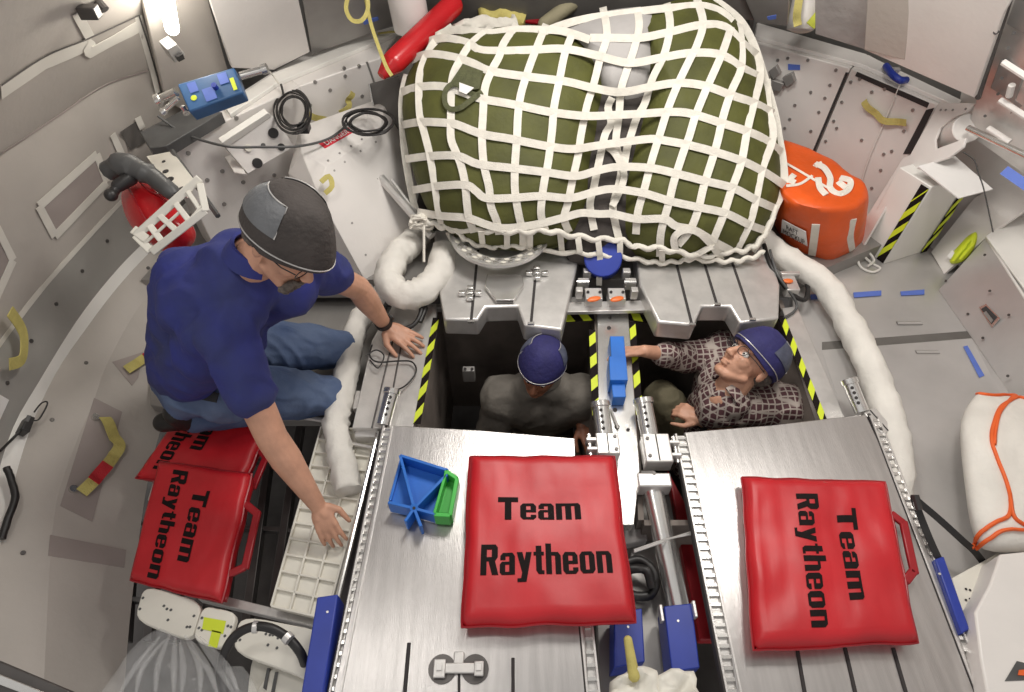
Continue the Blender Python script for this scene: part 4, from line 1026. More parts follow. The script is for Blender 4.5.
# ------------------------------------------------------------------ box with danger label
cb = thing('equipment_box', P(340, 280, -.1), 'white equipment box with a red danger label, between the man and the net', 'box')
f = [(326, 167), (379, 132), (405, 236), (367, 284)]; fz = [.42, .42, -.05, -.05]
t_ = [(301, 151), (368, 116), (379, 132), (326, 167)]; tzs = [.45, .45, .42, .42]
c_ = [(301, 151), (326, 167), (314, 190), (288, 173)]; 
Fp = [P(326, 167, .40), P(379, 132, .40), P(405, 238, .02), P(367, 284, -.06)]
Tp = [P(301, 151, .44), P(370, 115, .44), P(379, 132, .40), P(326, 167, .40)]
Cp = [P(288, 173, .33), P(301, 151, .44), P(326, 167, .40), P(317, 192, .33)]
Sp = [P(288, 173, .33), P(317, 192, .33), P(367, 284, -.06), P(330, 262, -.06)]
bk = [P(370, 115, .44)+Vector((.0, .22, -.02)), P(405, 238, .02)+Vector((.1, .25, -.05))]
mb = MB()
v = dict(a=Tp[0], b=Tp[1], c=Tp[2], d=Tp[3], e=Cp[0], f=Cp[3], g=Fp[2], h=Fp[3], i=Sp[3], j=bk[0]+Vector((.05, 0, 0)), k=bk[1], l=Tp[0]+Vector((-.05, .2, 0)), m=P(288, 173, .33)+Vector((-.03, .1, -.4)))
keys = list(v); ix = {k: i for i, k in enumerate(keys)}
hull_bm = bmesh.new(); vs = [hull_bm.verts.new(p) for p in v.values()]
bmesh.ops.convex_hull(hull_bm, input=vs); mb.bm.free(); mb.bm = hull_bm
mb.build('casing', 'white_paint', cb, 18, .004)
bolts(Fp, [(.1, .06), (.3, .05), (.6, .05), (.9, .06), (.1, .5), (.15, .8), (.75, .35), (.8, .75), (.9, .5)], .005, cb)
bolts(Tp, [(.1, .85), (.3, .85), (.5, .85), (.7, .85)], .005, cb)
g = on_quad(Tp[3], Tp[2], Tp[1], Tp[0], .003)
def sub(g, s0, s1, t0, t1): return lambda s, t: g(s0+(s1-s0)*s, t0+(t1-t0)*t)
mb = MB(); addslab(mb, [g(.22, .62), g(.66, .62), g(.66, .95), g(.22, .95)], .001); ll = mb.build('danger_label', 'label_red', cb)
lettering('DANGER', sub(on_quad(Tp[3], Tp[2], Tp[1], Tp[0], .005), .27, .62, .68, .90), ll, 'paper', bold=.01)
g2 = on_quad(Fp[3], Fp[2], Fp[1], Fp[0], .003)
lettering('CRA', sub(g2, .38, .58, .74, .81), cb, bold=.005)
mb = MB(); q = [P(322, 186, .37)+Vector((0, 0, .02)), P(330, 180, .38)+Vector((0, 0, .02)), P(333, 190, .35)+Vector((0, 0, .02)), P(326, 197, .33)+Vector((0, 0, .02))]
mb.ribbon(cat(q, 3), [(CAM-q[0]).normalized()]*10, .022, .004); mb.build('yellow_tag', 'web_yellow', cb, 60)
# dark plates and struts between box and net
mb = MB(); addslab(mb, [P(369, 84, .52), P(399, 76, .52), P(408, 118, .35), P(385, 165, .15)], .012); pl = mb.build('backing_board', 'wall_dark', None, 35, .002, label='dark upright panel with a bright edge left of the left duffel', cat='panel')
mb = MB(); mb.tube([P(369, 84, .525), P(384, 160, .17)], .006, 8); mb.build('bright_edge', 'alu_bright', pl)
for a, b, w_ in (((403, 122), (381, 178), .012), ((381, 178), (432, 236), .022), ((392, 180), (426, 226), .010)):
    mb = MB(); mb.tube([P(*a, .25), P(*b, .12)], w_, 8); mb.build('support_strut', 'alu', None, 35, label='grey metal strut beside the net, %s' % {.012: 'upper one', .022: 'thick lower one', .010: 'thin lower one'}[w_], cat='strut')
mb = MB(); addslab(mb, [P(386, 150, .2), P(412, 130, .2), P(440, 225, .0), P(425, 240, -.02)], .02); mb.build('backing_board', 'steel_dark', None, 35, label='dark metal backing behind the struts left of the net', cat='panel')
mb = MB(); mb.tube([P(330, 218, .05), P(375, 296, -.1)], .018, 8); mb.build('side_rail', 'alu', None, 35, label='metal rail along the foot of the danger-labelled box', cat='rail')
# ------------------------------------------------------------------ power panel, coils, blue box
pp = thing('power_panel', P(250, 165, .4), 'small white power panel with round sockets on the left locker', 'panel')
Q = [P(224, 146, .50), P(272, 115, .56), P(295, 146, .42), P(248, 174, .38)]
mb = MB(); addslab(mb, Q, .04); mb.build('casing', 'white_paint', pp, 35, .003)
q2 = [P(222, 143, .53), P(268, 113, .59), (P(272, 116, .56)), P(226, 148, .50)]
mb = MB(); addslab(mb, q2, .03); mb.build('top_face', 'white_bright', pp, 35, .002)
n = nrm_of(Q)
for x, y, r, mm in ((273, 133, .022, 'rubber'), (257, 163, .022, 'rubber'), (281, 147, .016, 'rubber'), (263, 145, .009, 'charcoal'), (248, 148, .016, 'ivory')):
    p = PP(x, y, Q[0], n); mb = MB(); mb.cyl(p-n*.002, p+n*.014, r, 20); mb.build('socket', mm, pp, 40, .002)
for pts in ([(212, 146), (222, 152), (234, 172), (246, 174), (238, 160), (226, 144)],):
    mb = MB(); addslab(mb, [P(x, y, .40) for x, y in pts], .012); mb.build('bracket', 'white_paint', pp, 35, .002)
def coil(c, z, rx, ry, n, r, label, seed, tilt=(0, 0)):
    rng = random.Random(seed); pts = []
    for k in range(n*14):
        th = 2*math.pi*k/14; f = .86+.2*math.sin(k*.061*seed+seed)+.05*math.sin(k*.37)
        x = c[0]+rx*f*math.cos(th)+rng.uniform(-.6, .6); y = c[1]+ry*f*math.sin(th)+rng.uniform(-.6, .6)
        pts.append(P(x, y, z+.012*math.sin(k*.5)))
    rt = thing('cable_coil', P(c[0], c[1], z-.03), label, 'cable', 'coiled black cables')
    mb = MB(); mb.tube(cat(pts, 2), r, 7); mb.build('coil', 'rubber', rt, 60)
    return rt
c1_ = coil((293, 111), ZT+.0, 18, 21, 7, .0038, 'coiled black cable hanging on the left locker above the power panel', 1)
mb = MB(); mb.tube([P(281, 84, ZT+.03), P(284, 96, ZT)], .006, 6); mb.box(P(304, 128, ZT-.03), (.05, .05, .03)); mb.build('plug', 'black_plastic', c1_, 35, .004)
coil((368, 122), .50, 25, 13, 7, .0042, 'coiled dark cable resting behind the danger-labelled box', 2)
bb = thing('blue_junction_box', P(208, 105, ZT), 'blue metal box with yellow stickers and connectors, on top of the left locker', 'box')
Qb = [PD(177, 84, 2.28), PD(234, 67, 2.30), PD(243, 92, 2.28), PD(189, 112, 2.26)]
mb = MB(); addslab(mb, Qb, .06); mb.build('casing', 'blue_box', bb, 35, .006)
n = nrm_of(Qb)
for x, y, r, mm in ((194, 98, .011, 'lime'), (216, 88, .010, 'blue_dark')):
    p = PP(x, y, Qb[0], n); mb = MB(); mb.cyl(p, p+n*(.002 if mm == 'lime' else .02), r, 16); mb.build('sticker' if mm == 'lime' else 'knob', mm, bb)
gg = on_quad(Qb[3], Qb[2], Qb[1], Qb[0], .003)
mb = MB(); addslab(mb, [gg(.86, .15), gg(.93, .15), gg(.93, .62), gg(.86, .62)], .001); mb.build('sticker', 'lime', bb)
for s0, s1, t0, t1 in ((.35, .55, .1, .55), (.68, .84, .5, .9), (.15, .3, .55, .9)):
    mb = MB(); addslab(mb, [gg(s0, t0), gg(s1, t0), gg(s1, t1), gg(s0, t1)], .001); mb.build('faded_patch', 'blue_tape', bb)
for a, b, r in (((176, 92), (160, 99), .016), ((178, 98), (165, 110), .010), ((240, 76), (262, 70), .014), ((182, 106), (186, 112), .01)):
    mb = MB(); mb.cyl(PD(*a, 2.30), PD(*b, 2.32), r, 12); mb.cyl(PD(*b, 2.32), PD(b[0]+(b[0]-a[0])*.25, b[1]+(b[1]-a[1])*.25, 2.32), r*1.4, 12); mb.build('connector', 'alu_bright', bb, 40)
strip([(140, 132), (186, 108), (222, 112), (166, 146), (150, 148)], .60, 'dark_bracket', 'charcoal', 'dark bracket under the blue box at the end of the left locker', 'bracket', .05)
mb = MB(); mb.tube(cat([P(158, 116, .64), P(185, 134, .58), P(225, 146, .58), P(260, 147, .55), P(300, 146, .50), P(330, 138, .46), P(350, 122, .45)], 6), .0055, 8); mb.build('black_cable', 'charcoal', None, 60, label='long thin cable running from the blue box across the power panel', cat='cable')
mb = MB(); mb.tube(cat([P(262, 70, .68), P(270, 72, .64), P(279, 84, .58)], 5), .004, 6); mb.build('white_cable', 'ivory', None, 60, label='short white cable from the blue box to the locker top', cat='cable')
# pull straps on left locker 2
for pts, lab, A, B in (([(351, 91), (347, 98), (347, 104), (339, 112)], 'faded yellow pull strap on the locker between the two cable coils', B1b, C1), ([(305, 112), (316, 117), (332, 120)], 'faded yellow pull strap on the locker beside the left cable coil', B1b, C1)):
    face_strap(A, B, pts, .03, 'web_yellow', 'pull_strap', lab, 'strap', .02, 'pull straps on the left lockers')
# lamp on the upper left
lp = thing('wall_lamp', onring(172, 20, 2.05), 'bright tube lamp shining at the upper left of the shell', 'lamp')
a, b = onring(165, -10, 2.04), onring(172, 28, 2.04)
mb = MB(); mb.cone(a, .026, b, .026, 16); mb.build('glass_tube', 'lamp_glow', lp, 60)
pl_ = bpy.data.lights.new('lamp_bulb', 'POINT'); pl_.energy = 3.5; pl_.color = (1, .95, .85); pl_.shadow_soft_size = .05
po = bpy.data.objects.new('lamp_bulb', pl_); C.objects.link(po); po.location = (a+b)/2 + (CAM-(a+b)/2).normalized()*.12
rt = thing('camera_bracket', onring(178, 58, 2.03), 'small silver latch below the lamp at the upper left', 'latch')
q = [onring(x, y, 2.00) for x, y in ((167, 50), (177, 44), (186, 55), (175, 63))]; mb = MB(); addslab(mb, q, .05); mb.build('body', 'alu', rt, 35, .004)
q = [onring(x, y, 1.985) for x, y in ((177, 57), (183, 54), (185, 59), (179, 62))]; mb = MB(); addslab(mb, q, .01); mb.build('window', 'black_plastic', rt, 35)
# ------------------------------------------------------------------ on the curved left shell
LB = []
def lbvh(keys):
    vs, fs = [], []
    for k in keys: vs += RL[k]
    n = 40
    for j in range(len(keys)-1):
        for i in range(n-1): fs.append([j*n+i, j*n+i+1, (j+1)*n+i+1, (j+1)*n+i])
    return BVHTree.FromPolygons(vs, fs)
BV = lbvh(['m', 'c', 'r', 'q', 'a', 'k', 'n', 't'])
def onL(x, y, lift=.003):
    d = ray(x, y).normalized(); h = BV.ray_cast(CAM, d)
    if h[0] is None: return PD(x, y, 2.3)
    n = h[1] if h[1].dot(d) < 0 else -h[1]
    return h[0]+n*lift
def onLn(x, y):
    d = ray(x, y).normalized(); h = BV.ray_cast(CAM, d)
    if h[0] is None: return -d
    return h[1] if h[1].dot(d) < 0 else -h[1]
def ltape(pts, wd, label, m='tape_white', lift=.003, name='masking_tape', group='pale masking tape lines', parent=None, n=8, thick=.0015):
    c = [(p.x, p.y) for p in cat([Vector((x, y, 0)) for x, y in pts], n)] if n > 1 else pts
    if n == 1:
        c2 = []
        for (x0, y0), (x1, y1) in zip(c, c[1:]):
            for k in range(6): c2.append((x0+(x1-x0)*k/6, y0+(y1-y0)*k/6))
        c = c2+[c[-1]]
    mb = MB(); q = [onL(x, y, lift) for x, y in c]; nn = [onLn(x, y) for x, y in c]
    mb.ribbon(q, nn, wd, thick)
    return mb.build(name, m, parent, 60, label=None if parent else label, cat=None if parent else 'tape', group=None if parent else group)
def lpatch(poly, m, label, name='shell_patch', lift=.002, cat_='panel', group=None, parent=None):
    # fan of quads following the shell
    (x0, y0), (x1, y1), (x2, y2), (x3, y3) = poly; n = 8; mb = MB(); R = []
    for j in range(n+1):
        t = j/n; row = []
        for i in range(n+1):
            s = i/n; x = (x0*(1-s)+x1*s)*(1-t)+(x3*(1-s)+x2*s)*t; y = (y0*(1-s)+y1*s)*(1-t)+(y3*(1-s)+y2*s)*t
            row.append(mb.bm.verts.new(onL(x, y, lift)))
        R.append(row)
    fs = [mb.bm.faces.new((R[j][i], R[j][i+1], R[j+1][i+1], R[j+1][i])) for j in range(n) for i in range(n)]
    bmesh.ops.recalc_face_normals(mb.bm, faces=fs)
    g = bmesh.ops.extrude_face_region(mb.bm, geom=fs)
    nv = [e for e in g['geom'] if isinstance(e, bmesh.types.BMVert)]
    av = onLn((x0+x2)/2, (y0+y2)/2)
    bmesh.ops.translate(mb.bm, verts=nv, vec=-av*.0015)
    return mb.build(name, m, parent, 60, label=None if parent else label, cat=None if parent else cat_, group=group)
ltape([(0, 92), (44, 62), (88, 44), (90, 52), (138, 26)], .055, 'tape line along the upper joint of the left shell', n=1)
ltape([(138, 16), (146, 45), (158, 92)], .03, 'tape line running down the shell beside the lamp')
ltape([(76, 12), (90, 38)], .035, 'short tape piece above the upper tape line', n=1)
ltape([(0, 84), (44, 55), (88, 37), (138, 14)], .008, '', 'wall_dark', .005, 'panel_joint', 'dark panel joints on the left shell')
ltape([(138, 14), (150, 52), (161, 95)], .006, '', 'wall_dark', .005, 'panel_joint', 'dark panel joints on the left shell')
ltape([(0, 152), (23, 138), (59, 114), (103, 85), (147, 70)], .008, '', 'wall_purple', .005, 'panel_joint', 'dark panel joints on the left shell')
for o in bpy.data.objects:
    if o.name.startswith('panel_joint'):
        o['category'] = 'joint'
for o, l_ in zip([o for o in bpy.data.objects if o.name.startswith('panel_joint')], ('long dark joint line across the top of the left shell', 'dark joint line running down the shell beside the lamp', 'curved joint line across the middle of the upper left shell')): o['label'] = l_
def window(poly, label):
    rt = thing('shell_recess', onL(poly[0][0], poly[0][1]), label, 'recess', 'purple-grey taped recesses in the left shell')
    lpatch(poly, 'wall_purple', '', 'recess_panel', parent=rt)
    for a, b in zip(poly, poly[1:]+poly[:1]): ltape([a, b], .035, '', parent=rt, n=1, lift=.004)
window([(38, 206), (96, 154), (106, 182), (54, 236)], 'purple-grey recess framed in pale tape, on the left shell below the red canister bracket')
window([(-30, 222), (-4, 228), (12, 260), (-6, 300)], 'purple-grey recess framed in pale tape at the left edge of the photo')
lpatch([(120, 132), (138, 120), (146, 142), (130, 150)], 'wall_dark', 'small dark patch on the shell by the dark bracket')
ltape([(112, 134), (124, 160)], .03, 'short tape piece left of the small dark patch', n=1)
ltape([(137, 117), (142, 128)], .03, 'short tape piece above the small dark patch', n=1)
ltape([(122, 200), (88, 236), (44, 285), (12, 326), (-20, 370)], .022, 'curved pale seam line across the lower left shell', 'tape_white', .003, 'seam_strip', None)
for i, (x, y) in enumerate(((107, 241), (82, 271), (56, 304), (31, 341), (148, 268), (86, 363), (23, 553), (7, 383), (52, 420))):
    p = onL(x, y, 0); n = onLn(x, y); mb = MB(); mb.cyl(p, p+n*.004, .008, 10)
    mb.build('rivet', 'steel_dark', None, 40, label='small dark rivet on the left shell', cat='rivet', group='rivets on the left shell')
lpatch([(94, 398), (122, 412), (92, 522), (60, 506)], 'wall_purple', 'purple-grey patch on the lower left wall behind the long yellow strap')
lpatch([(112, 362), (143, 352), (138, 378), (132, 386)], 'wall_purple', 'purple-grey patch on the lower left wall behind the short yellow strap')
lpatch([(50, 535), (126, 550), (124, 568), (48, 556)], 'wall_purple', 'purple-grey band low on the left wall, below the taped patch')
def lstrap(pts, wd, label, red=None):
    rt = thing('pull_strap', onL(*pts[0]), label, 'strap', 'yellow pull straps on the left wall')
    c = cat([Vector((x, y, 0)) for x, y in pts], 6)
    q = [onL(p.x, p.y, .012+.012*abs(math.sin(i*.35))) for i, p in enumerate(c)]
    mb = MB(); mb.ribbon(q, [onLn(p.x, p.y) for p in c], wd, .004); mb.build('webbing', 'web_yellow', rt, 60)
    if red:
        q2 = q[red[0]:red[1]]; nn = [onLn(p.x, p.y) for p in c[red[0]:red[1]]]
        mb = MB(); mb.ribbon([p+n*.003 for p, n in zip(q2, nn)], nn, wd*1.05, .004); mb.build('red_band', 'web_red', rt, 60)
    return rt
s_ = lstrap([(103, 419), (108, 432), (116, 446), (112, 457), (100, 472), (90, 484), (80, 494)], .045, 'long yellow strap with a red band on the lower left wall', (22, 31))
for x, y in ((94, 418), (72, 490)):
    mb = MB(); p = onL(x, y, .0); n = onLn(x, y); mb.cyl(p, p+n*.015, .014, 12); mb.build('strap_bolt', 'alu_bright', s_)
s_ = lstrap([(125, 371), (133, 366), (142, 360), (150, 356)], .04, 'short yellow strap with a red end beside the man\'s back', (12, 19))
s_ = thing('yellow_strap', PD(3, 340, 2.2), 'yellow webbing loop at the left edge of the photo', 'strap')
q = cat([onL(-6, 310, .05), onL(5, 325, .05), onL(11, 340, .05), onL(8, 360, .05), onL(-6, 366, .05)], 5); mb = MB(); mb.ribbon(q, [onLn(0, 340)]*len(q), .045, .004); mb.build('webbing', 'web_yellow', s_, 60)
lpatch([(-6, 392), (8, 400), (-2, 422), (-14, 414)], 'paper', 'pale paper label at the left edge of the photo', 'paper_label', .004, 'label')
rt = thing('black_sensor_box', onL(20, 428), 'small black box with a wire loop on the left shell', 'box')
c = onL(20, 426, .03); n = onLn(20, 426); q = [onL(x, y, .05) for x, y in ((15, 416), (34, 424), (28, 439), (7, 430))]; mb = MB(); addslab(mb, q, .045); mb.build('casing', 'black_plastic', rt, 35, .004)
q = [onL(x, y, .054) for x, y in ((21, 421), (25, 422), (22, 428), (18, 427))]; mb = MB(); addslab(mb, q, .004); mb.build('button', 'charcoal', rt)
mb = MB(); mb.tube(cat([onL(28, 418, .05), onL(40, 411, .06), onL(46, 410, .05), onL(38, 424, .04), onL(32, 426, .04)], 5), .003, 6); mb.build('wire', 'rubber', rt)
mb = MB(); mb.tube(cat([onL(16, 436, .04), onL(8, 444, .03), onL(-6, 452, .02)], 5), .005, 6); mb.build('cable', 'rubber', rt)
mb = MB(); mb.tube(cat([onL(-6, 470, .04), onL(4, 485, .05), onL(8, 505, .05), onL(5, 525, .04), onL(-2, 542, .02)], 6), .012, 8, .2); mb.build('black_cable', 'rubber', None, 60, label='black cable bundle hanging at the left edge of the photo', cat='cable')
rt = thing('wall_bracket', onL(80, 4), 'small dark bracket on the shell at the top left', 'bracket')
mb = MB(); p = onL(82, 4, .03); mb.box(p, (.06, .04, .04)); mb.build('body', 'steel_dark', rt, 35, .004)
mb = MB(); mb.cyl(onL(98, 2, .0), onL(98, 2, .03), .016, 10); mb.build('knob', 'steel_dark', rt)
# ------------------------------------------------------------------ red canister with white cage
rt = thing('red_canister', PD(160, 225, 2.3), 'red rounded canister with a black top held in a white cage bracket on the left', 'canister')
hz_ = lambda d: (lambda x, y: d)
pil('body', 'red_gloss', [(138, 180), (158, 182), (174, 202), (190, 222), (196, 232), (194, 243), (182, 252), (166, 253), (142, 238), (127, 220), (121, 198), (126, 184)], (155, 216), .13, .10, parent=rt, dd=hz_(2.28), nexp=2.2, wr=.0)
for pts in ([(126, 184), (134, 198), (142, 214), (150, 226)], [(138, 180), (148, 190), (160, 196), (168, 202)]):
    c = cat([Vector((x, y, 0)) for x, y in pts], 4); q = [PD(p.x, p.y, 2.165+.00004*((p.x-152)**2+(p.y-212)**2)) for p in c]
    mb = MB(); mb.tube(q, .003, 6); mb.build('seam', 'red_dark', rt)
mb = MB(); mb.tube(cat([PD(110, 172, 2.2), PD(117, 165, 2.18), PD(128, 165, 2.17), PD(141, 171, 2.17), PD(153, 178, 2.17), PD(176, 196, 2.16)], 4), [.036]*5+[.042]*5+[.038]*5+[.030]*5+[.02]*1, 10, .25); mb.build('black_top', 'charcoal', rt, 50)
mb = MB(); mb.cone(PD(112, 194, 2.15), .018, PD(120, 184, 2.16), .015); mb.cone(PD(118, 186, 2.16), .022, PD(130, 178, 2.17), .026); mb.ell(PD(111, 195, 2.14), .022); mb.build('valve', 'black_plastic', rt, 60)
cg = thing('cage_bracket', PD(165, 240, 2.2), 'white cage bracket with rectangular windows round the red canister', 'bracket')
def cagebar(pts, wd, d=2.10, th=.012, m='ivory'):
    q = [PD(x, y, d) for x, y in pts]; mb = MB(); mb.ribbon(q, [(CAM-p).normalized() for p in q], wd, th); mb.build('cage_bar', m, cg, 35, .003)
for pts, wd in (([(136, 236), (200, 178)], .028), ([(152, 252), (206, 210)], .026), ([(136, 236), (152, 252)], .026), ([(200, 184), (206, 212)], .024), ([(150, 226), (164, 244)], .022), ([(160, 216), (178, 232)], .020), ([(176, 204), (190, 222)], .020), ([(188, 192), (202, 212)], .016), ([(142, 246), (182, 210)], .010), ([(190, 222), (204, 206)], .02), ([(134, 230), (148, 240)], .03)):
    cagebar(pts, wd)
q = [PD(x, y, dd_) for (x, y), dd_ in zip([(146, 156), (172, 151), (196, 182), (186, 196), (168, 186)], [2.45, 2.45, 2.3, 2.25, 2.3])]
mb = MB(); addslab(mb, q, .012); bp_ = mb.build('mount_plate', 'ivory', cg, 35, .002)
for x, y, r in ((164, 162, .007), (166, 172, .012), (182, 189, .010), (170, 180, .016)):
    p = PP(x, y, q[0], nrm_of(q)); mb = MB(); mb.cyl(p, p+nrm_of(q)*.004, r, 10); mb.build('hole', 'black_plastic', bp_)
mb = MB(); mb.tube([PD(172, 151, 2.45), PD(218, 216, 2.28)], .010, 6); mb.build('edge_rail', 'charcoal', cg)
# ------------------------------------------------------------------ white sleeved hoses
def hose(pts, r, label, seed, rough=.14, m='white_cloth'):
    q = cat(pts, 9); n = len(q); rr = [r*(1+.10*noise.noise(Vector((i*.21, seed, 0)))+.025*math.sin(i*1.7+seed)+.02*math.sin(i*.9)) for i in range(n)]
    mb = MB(); mb.tube(q, rr, 20, rough, seed); o = mb.build('sleeved_hose', m, None, 70, label=label, cat='hose', group='hoses in white cloth sleeves')
    return o
hose([P(758, 236, .02), P(785, 258, .0), P(822, 282, -.02), P(846, 318, -.03), P(868, 362, -.03), P(886, 410, -.04), P(896, 450, -.05), P(894, 500, -.07)], .058, 'long white cloth-sleeved hose curving over the right deck', 3)
hose([P(419, 236, .0), P(408, 246, .05), P(396, 258, .08), P(388, 280, .08), P(402, 295, .08), P(424, 290, .07), P(440, 270, .06), P(444, 252, .02)], .062, 'bulky folded white cloth-sleeved hose left of the perforated ring', 8, .2)
hose([P(386, 292, -.02), P(372, 304, -.08), P(355, 330, -.10), P(348, 365, -.10), P(341, 400, -.10), P(336, 425, -.10), P(341, 455, -.10), P(348, 492, -.10)], .050, 'white cloth-sleeved hose running down between the man and the left seat pan', 15, .28)
# ------------------------------------------------------------------ cables by the left hand
def cable(pts, r, label, m='rubber', group=None):
    mb = MB(); mb.tube(cat(pts, 7), r, 8); return mb.build('cable', m, None, 60, label=label, cat='cable', group=group)
cable([P(382, 330, -.02), P(384, 308, .02), P(400, 302, .04), P(418, 300, .04), P(421, 312, .02), P(412, 326, .0), P(392, 330, .0)], .011, 'thick black cable loop beside the kneeling man\'s left wrist', group='black cables by the left hand')
cable([P(380, 318, -.02), P(392, 298, .02), P(412, 296, .03), P(425, 305, .02), P(420, 322, .0)], .012, 'second thick black cable loop, just below the folded white hose', group='black cables by the left hand')
cable([P(372, 345, -.03), P(370, 356, -.03), P(378, 362, -.03), P(398, 361, -.03), P(412, 362, -.03), P(416, 372, -.03), P(405, 386, -.03), P(390, 392, .02)], .0035, 'thin black wire curling below the kneeling man\'s left hand')
cable([P(366, 356, -.02), P(376, 350, -.02), P(384, 356, -.02), P(378, 368, -.02), P(370, 360, -.02)], .003, 'small tangle of black wire left of the deck rail')
cable([P(764, 245, .06), P(772, 268, .06), P(790, 292, .0), P(804, 300, -.04), P(808, 290, -.04), P(805, 278, -.04)], .011, 'black cable looping down at the right headrest beside the white hose')
cable([P(770, 250, .08), P(778, 275, .06), P(797, 305, -.03), P(784, 318, -.04)], .006, 'grey cable crossing the right headrest corner', 'charcoal')
rt = thing('latch_bracket', P(787, 284, -.03), 'small silver latch bracket with a red knob at the right headrest corner', 'bracket')
mb = MB(); mb.box(P(789, 286, .0), (.06, .10, .05)); mb.box(P(790, 274, .03), (.09, .02, .02)); mb.build('block', 'alu', rt, 35, .004)
mb = MB(); mb.ell(P(788, 281, .032), (.024, .014, .008)); mb.build('knob', 'label_orange', rt)
rt = thing('latch_bracket', P(432, 296, -.05), 'small red-knobbed latch bracket half under the folded white hose', 'bracket')
mb = MB(); mb.box(P(433, 296, -.03), (.08, .06, .05)); mb.build('block', 'steel_dark', rt, 35, .004)
mb = MB(); mb.ell(P(432, 295, .0), (.026, .02, .01)); mb.build('knob', 'label_orange', rt)
# ------------------------------------------------------------------ right deck details
def ftape(px_, label):
    mb = MB(); mb.prism(pz(px_, FZ+.002), (0, 0, -.0018)); bmesh.ops.translate(mb.bm, verts=mb.bm.verts, vec=(0, 0, .004)); return mb.build('blue_tape', 'blue_tape', None, 0, label=label, cat='tape', group='blue tape marks on the right floor')
ftape([(810, 295), (824, 294), (825, 299), (811, 300)], 'short blue tape mark on the floor, left of the white hose')
ftape([(853, 293), (881, 291), (881, 296), (854, 298)], 'blue tape mark on the floor just right of the white hose')
ftape([(900, 292), (924, 290), (924, 295), (901, 296)], 'blue tape mark on the floor farthest right in the upper row')
ftape([(963, 347), (967, 346), (984, 376), (979, 378)], 'long slanting blue tape mark on the lower right floor')
mb = MB(); mb.prism(pz([(822, 342), (968, 331), (972, 338), (822, 350)], FZ+.001), (0, 0, -.002)); mb.build('floor_joint', 'wall_dark', None, label='dark joint line across the right floor', cat='joint')
mb = MB(); mb.prism(pz([(822, 350), (972, 339), (1030, 450), (1030, 700), (905, 520), (846, 425)], FZ+.002), (0, 0, -.002)); mb.build('floor_sheet', 'alu_floor', None, 0, label='lighter metal floor sheet in front of the dark joint line', cat='floor plate')
for i, ((x0, x1, y)) in enumerate(((897, 922, 323), (916, 939, 352))):
    a, b = P(x0, y, FZ+.004), P(x1, y, FZ+.004); rt = thing('floor_latch', a, 'oblong flush latch on the right floor, %s the dark joint line' % ('behind', 'in front of')[i], 'latch', 'flush floor latches')
    mb = MB(); mb.tube([a, b], .011, 10, flat=.3); mb.build('recess', 'alu_dull', rt)
    mb = MB(); mb.tube([a+Vector((0, 0, .002)), b+Vector((0, 0, .002))], .007, 10, flat=.4); mb.build('plate', 'alu_floor', rt)
# raised console at the right
b0, b1, b2 = P(938, 290, FZ), P(1004, 384, FZ), P(1050, 452, FZ)
k0, k1, k2_ = P(986, 237, .10), P(1030, 300, .10), P(1090, 400, .10)
rt = thing('side_console', b1, 'grey sloping console with a square latch recess at the right wall', 'console')
mb = MB(); mb.loft([[b0, b2, b2+Vector((.5, 0, 0)), b0+Vector((.5, .1, 0))], [k0, k2_, k2_+Vector((.4, 0, 0)), k0+Vector((.3, .1, 0))]]); mb.build('body', 'alu_floor', rt, 30, .004)
Fc = [k0, k2_, b2, b0]; n = nrm_of(Fc)
o_ = b0
for px_, m_, lift in (([(979, 307), (986, 304), (1000, 318), (992, 328)], 'alu_bright', .004), ([(981, 309), (986, 306), (997, 317), (991, 324)], 'slot', .006), ([(983, 313), (986, 311), (993, 320), (991, 323)], 'alu_dull', .008)):
    mb = MB(); addslab(mb, [PP(x, y, o_+n*lift, n) for x, y in px_], .003); mb.build('latch_recess', m_, rt)
for x, y in ((946, 281), (968, 314), (990, 291), (983, 338), (1009, 315), (1008, 376), (985, 255)):
    p = PP(x, y, o_, n); mb = MB(); mb.cyl(p, p+n*.003, .006, 10); mb.build('screw', 'steel_dark', rt)
mb = MB(); mb.tube([k0, k2_], .006, 6); mb.build('edge', 'white_paint', rt)
# wall part between box and console with the yellow connector cover
s0, s1, s2, s3 = P(930, 256, FZ), P(944, 272, FZ), P(986, 237, .10), P(966, 172, .36)
pw = [P(930, 254, FZ), P(944, 274, FZ), P(990, 234, .11)]; nw = nrm_of(pw)
mb = MB(); addslab(mb, [PP(x, y, pw[1], nw) for x, y in ((931, 252), (944, 274), (990, 234), (1040, 200), (1040, 140), (968, 134), (962, 160), (985, 192), (974, 198))], .015); wp = mb.build('side_wall_panel', 'white_paint', None, 35, .002, label='pale side wall panel right of the white box, above the console', cat='panel')
q = [P(988, 236, .11), P(1040, 178, .34), P(1060, 230, .28), P(1060, 330, .12)]
mb = MB(); addslab(mb, [P(986, 236, .12), P(1040, 196, .22), P(1070, 300, .12), P(1030, 296, .11)], .01); mb.build('console_top', 'white_bright', None, 35, .002, label='white cover sheet on top of the right console', cat='sheet')
pl0 = [P(926, 250, FZ), P(944, 274, FZ), P(990, 232, .12)]; npl = nrm_of(pl0)
def onW(x, y, lift=.004): return PP(x, y, pl0[1]+npl*lift, npl)
rt = thing('connector_cover', onW(962, 262), 'bright lime ribbed connector cover on the right wall', 'cover')
pil('cover', 'lime', [(953, 252), (960, 244), (968, 236), (976, 232), (977, 240), (972, 252), (962, 262), (950, 263)], (964, 248), .05, .01, parent=rt, dd=lambda x, y: (onW(x, y)-CAM).length/ray(x, y).length, nexp=3, wr=.01, wf=30)
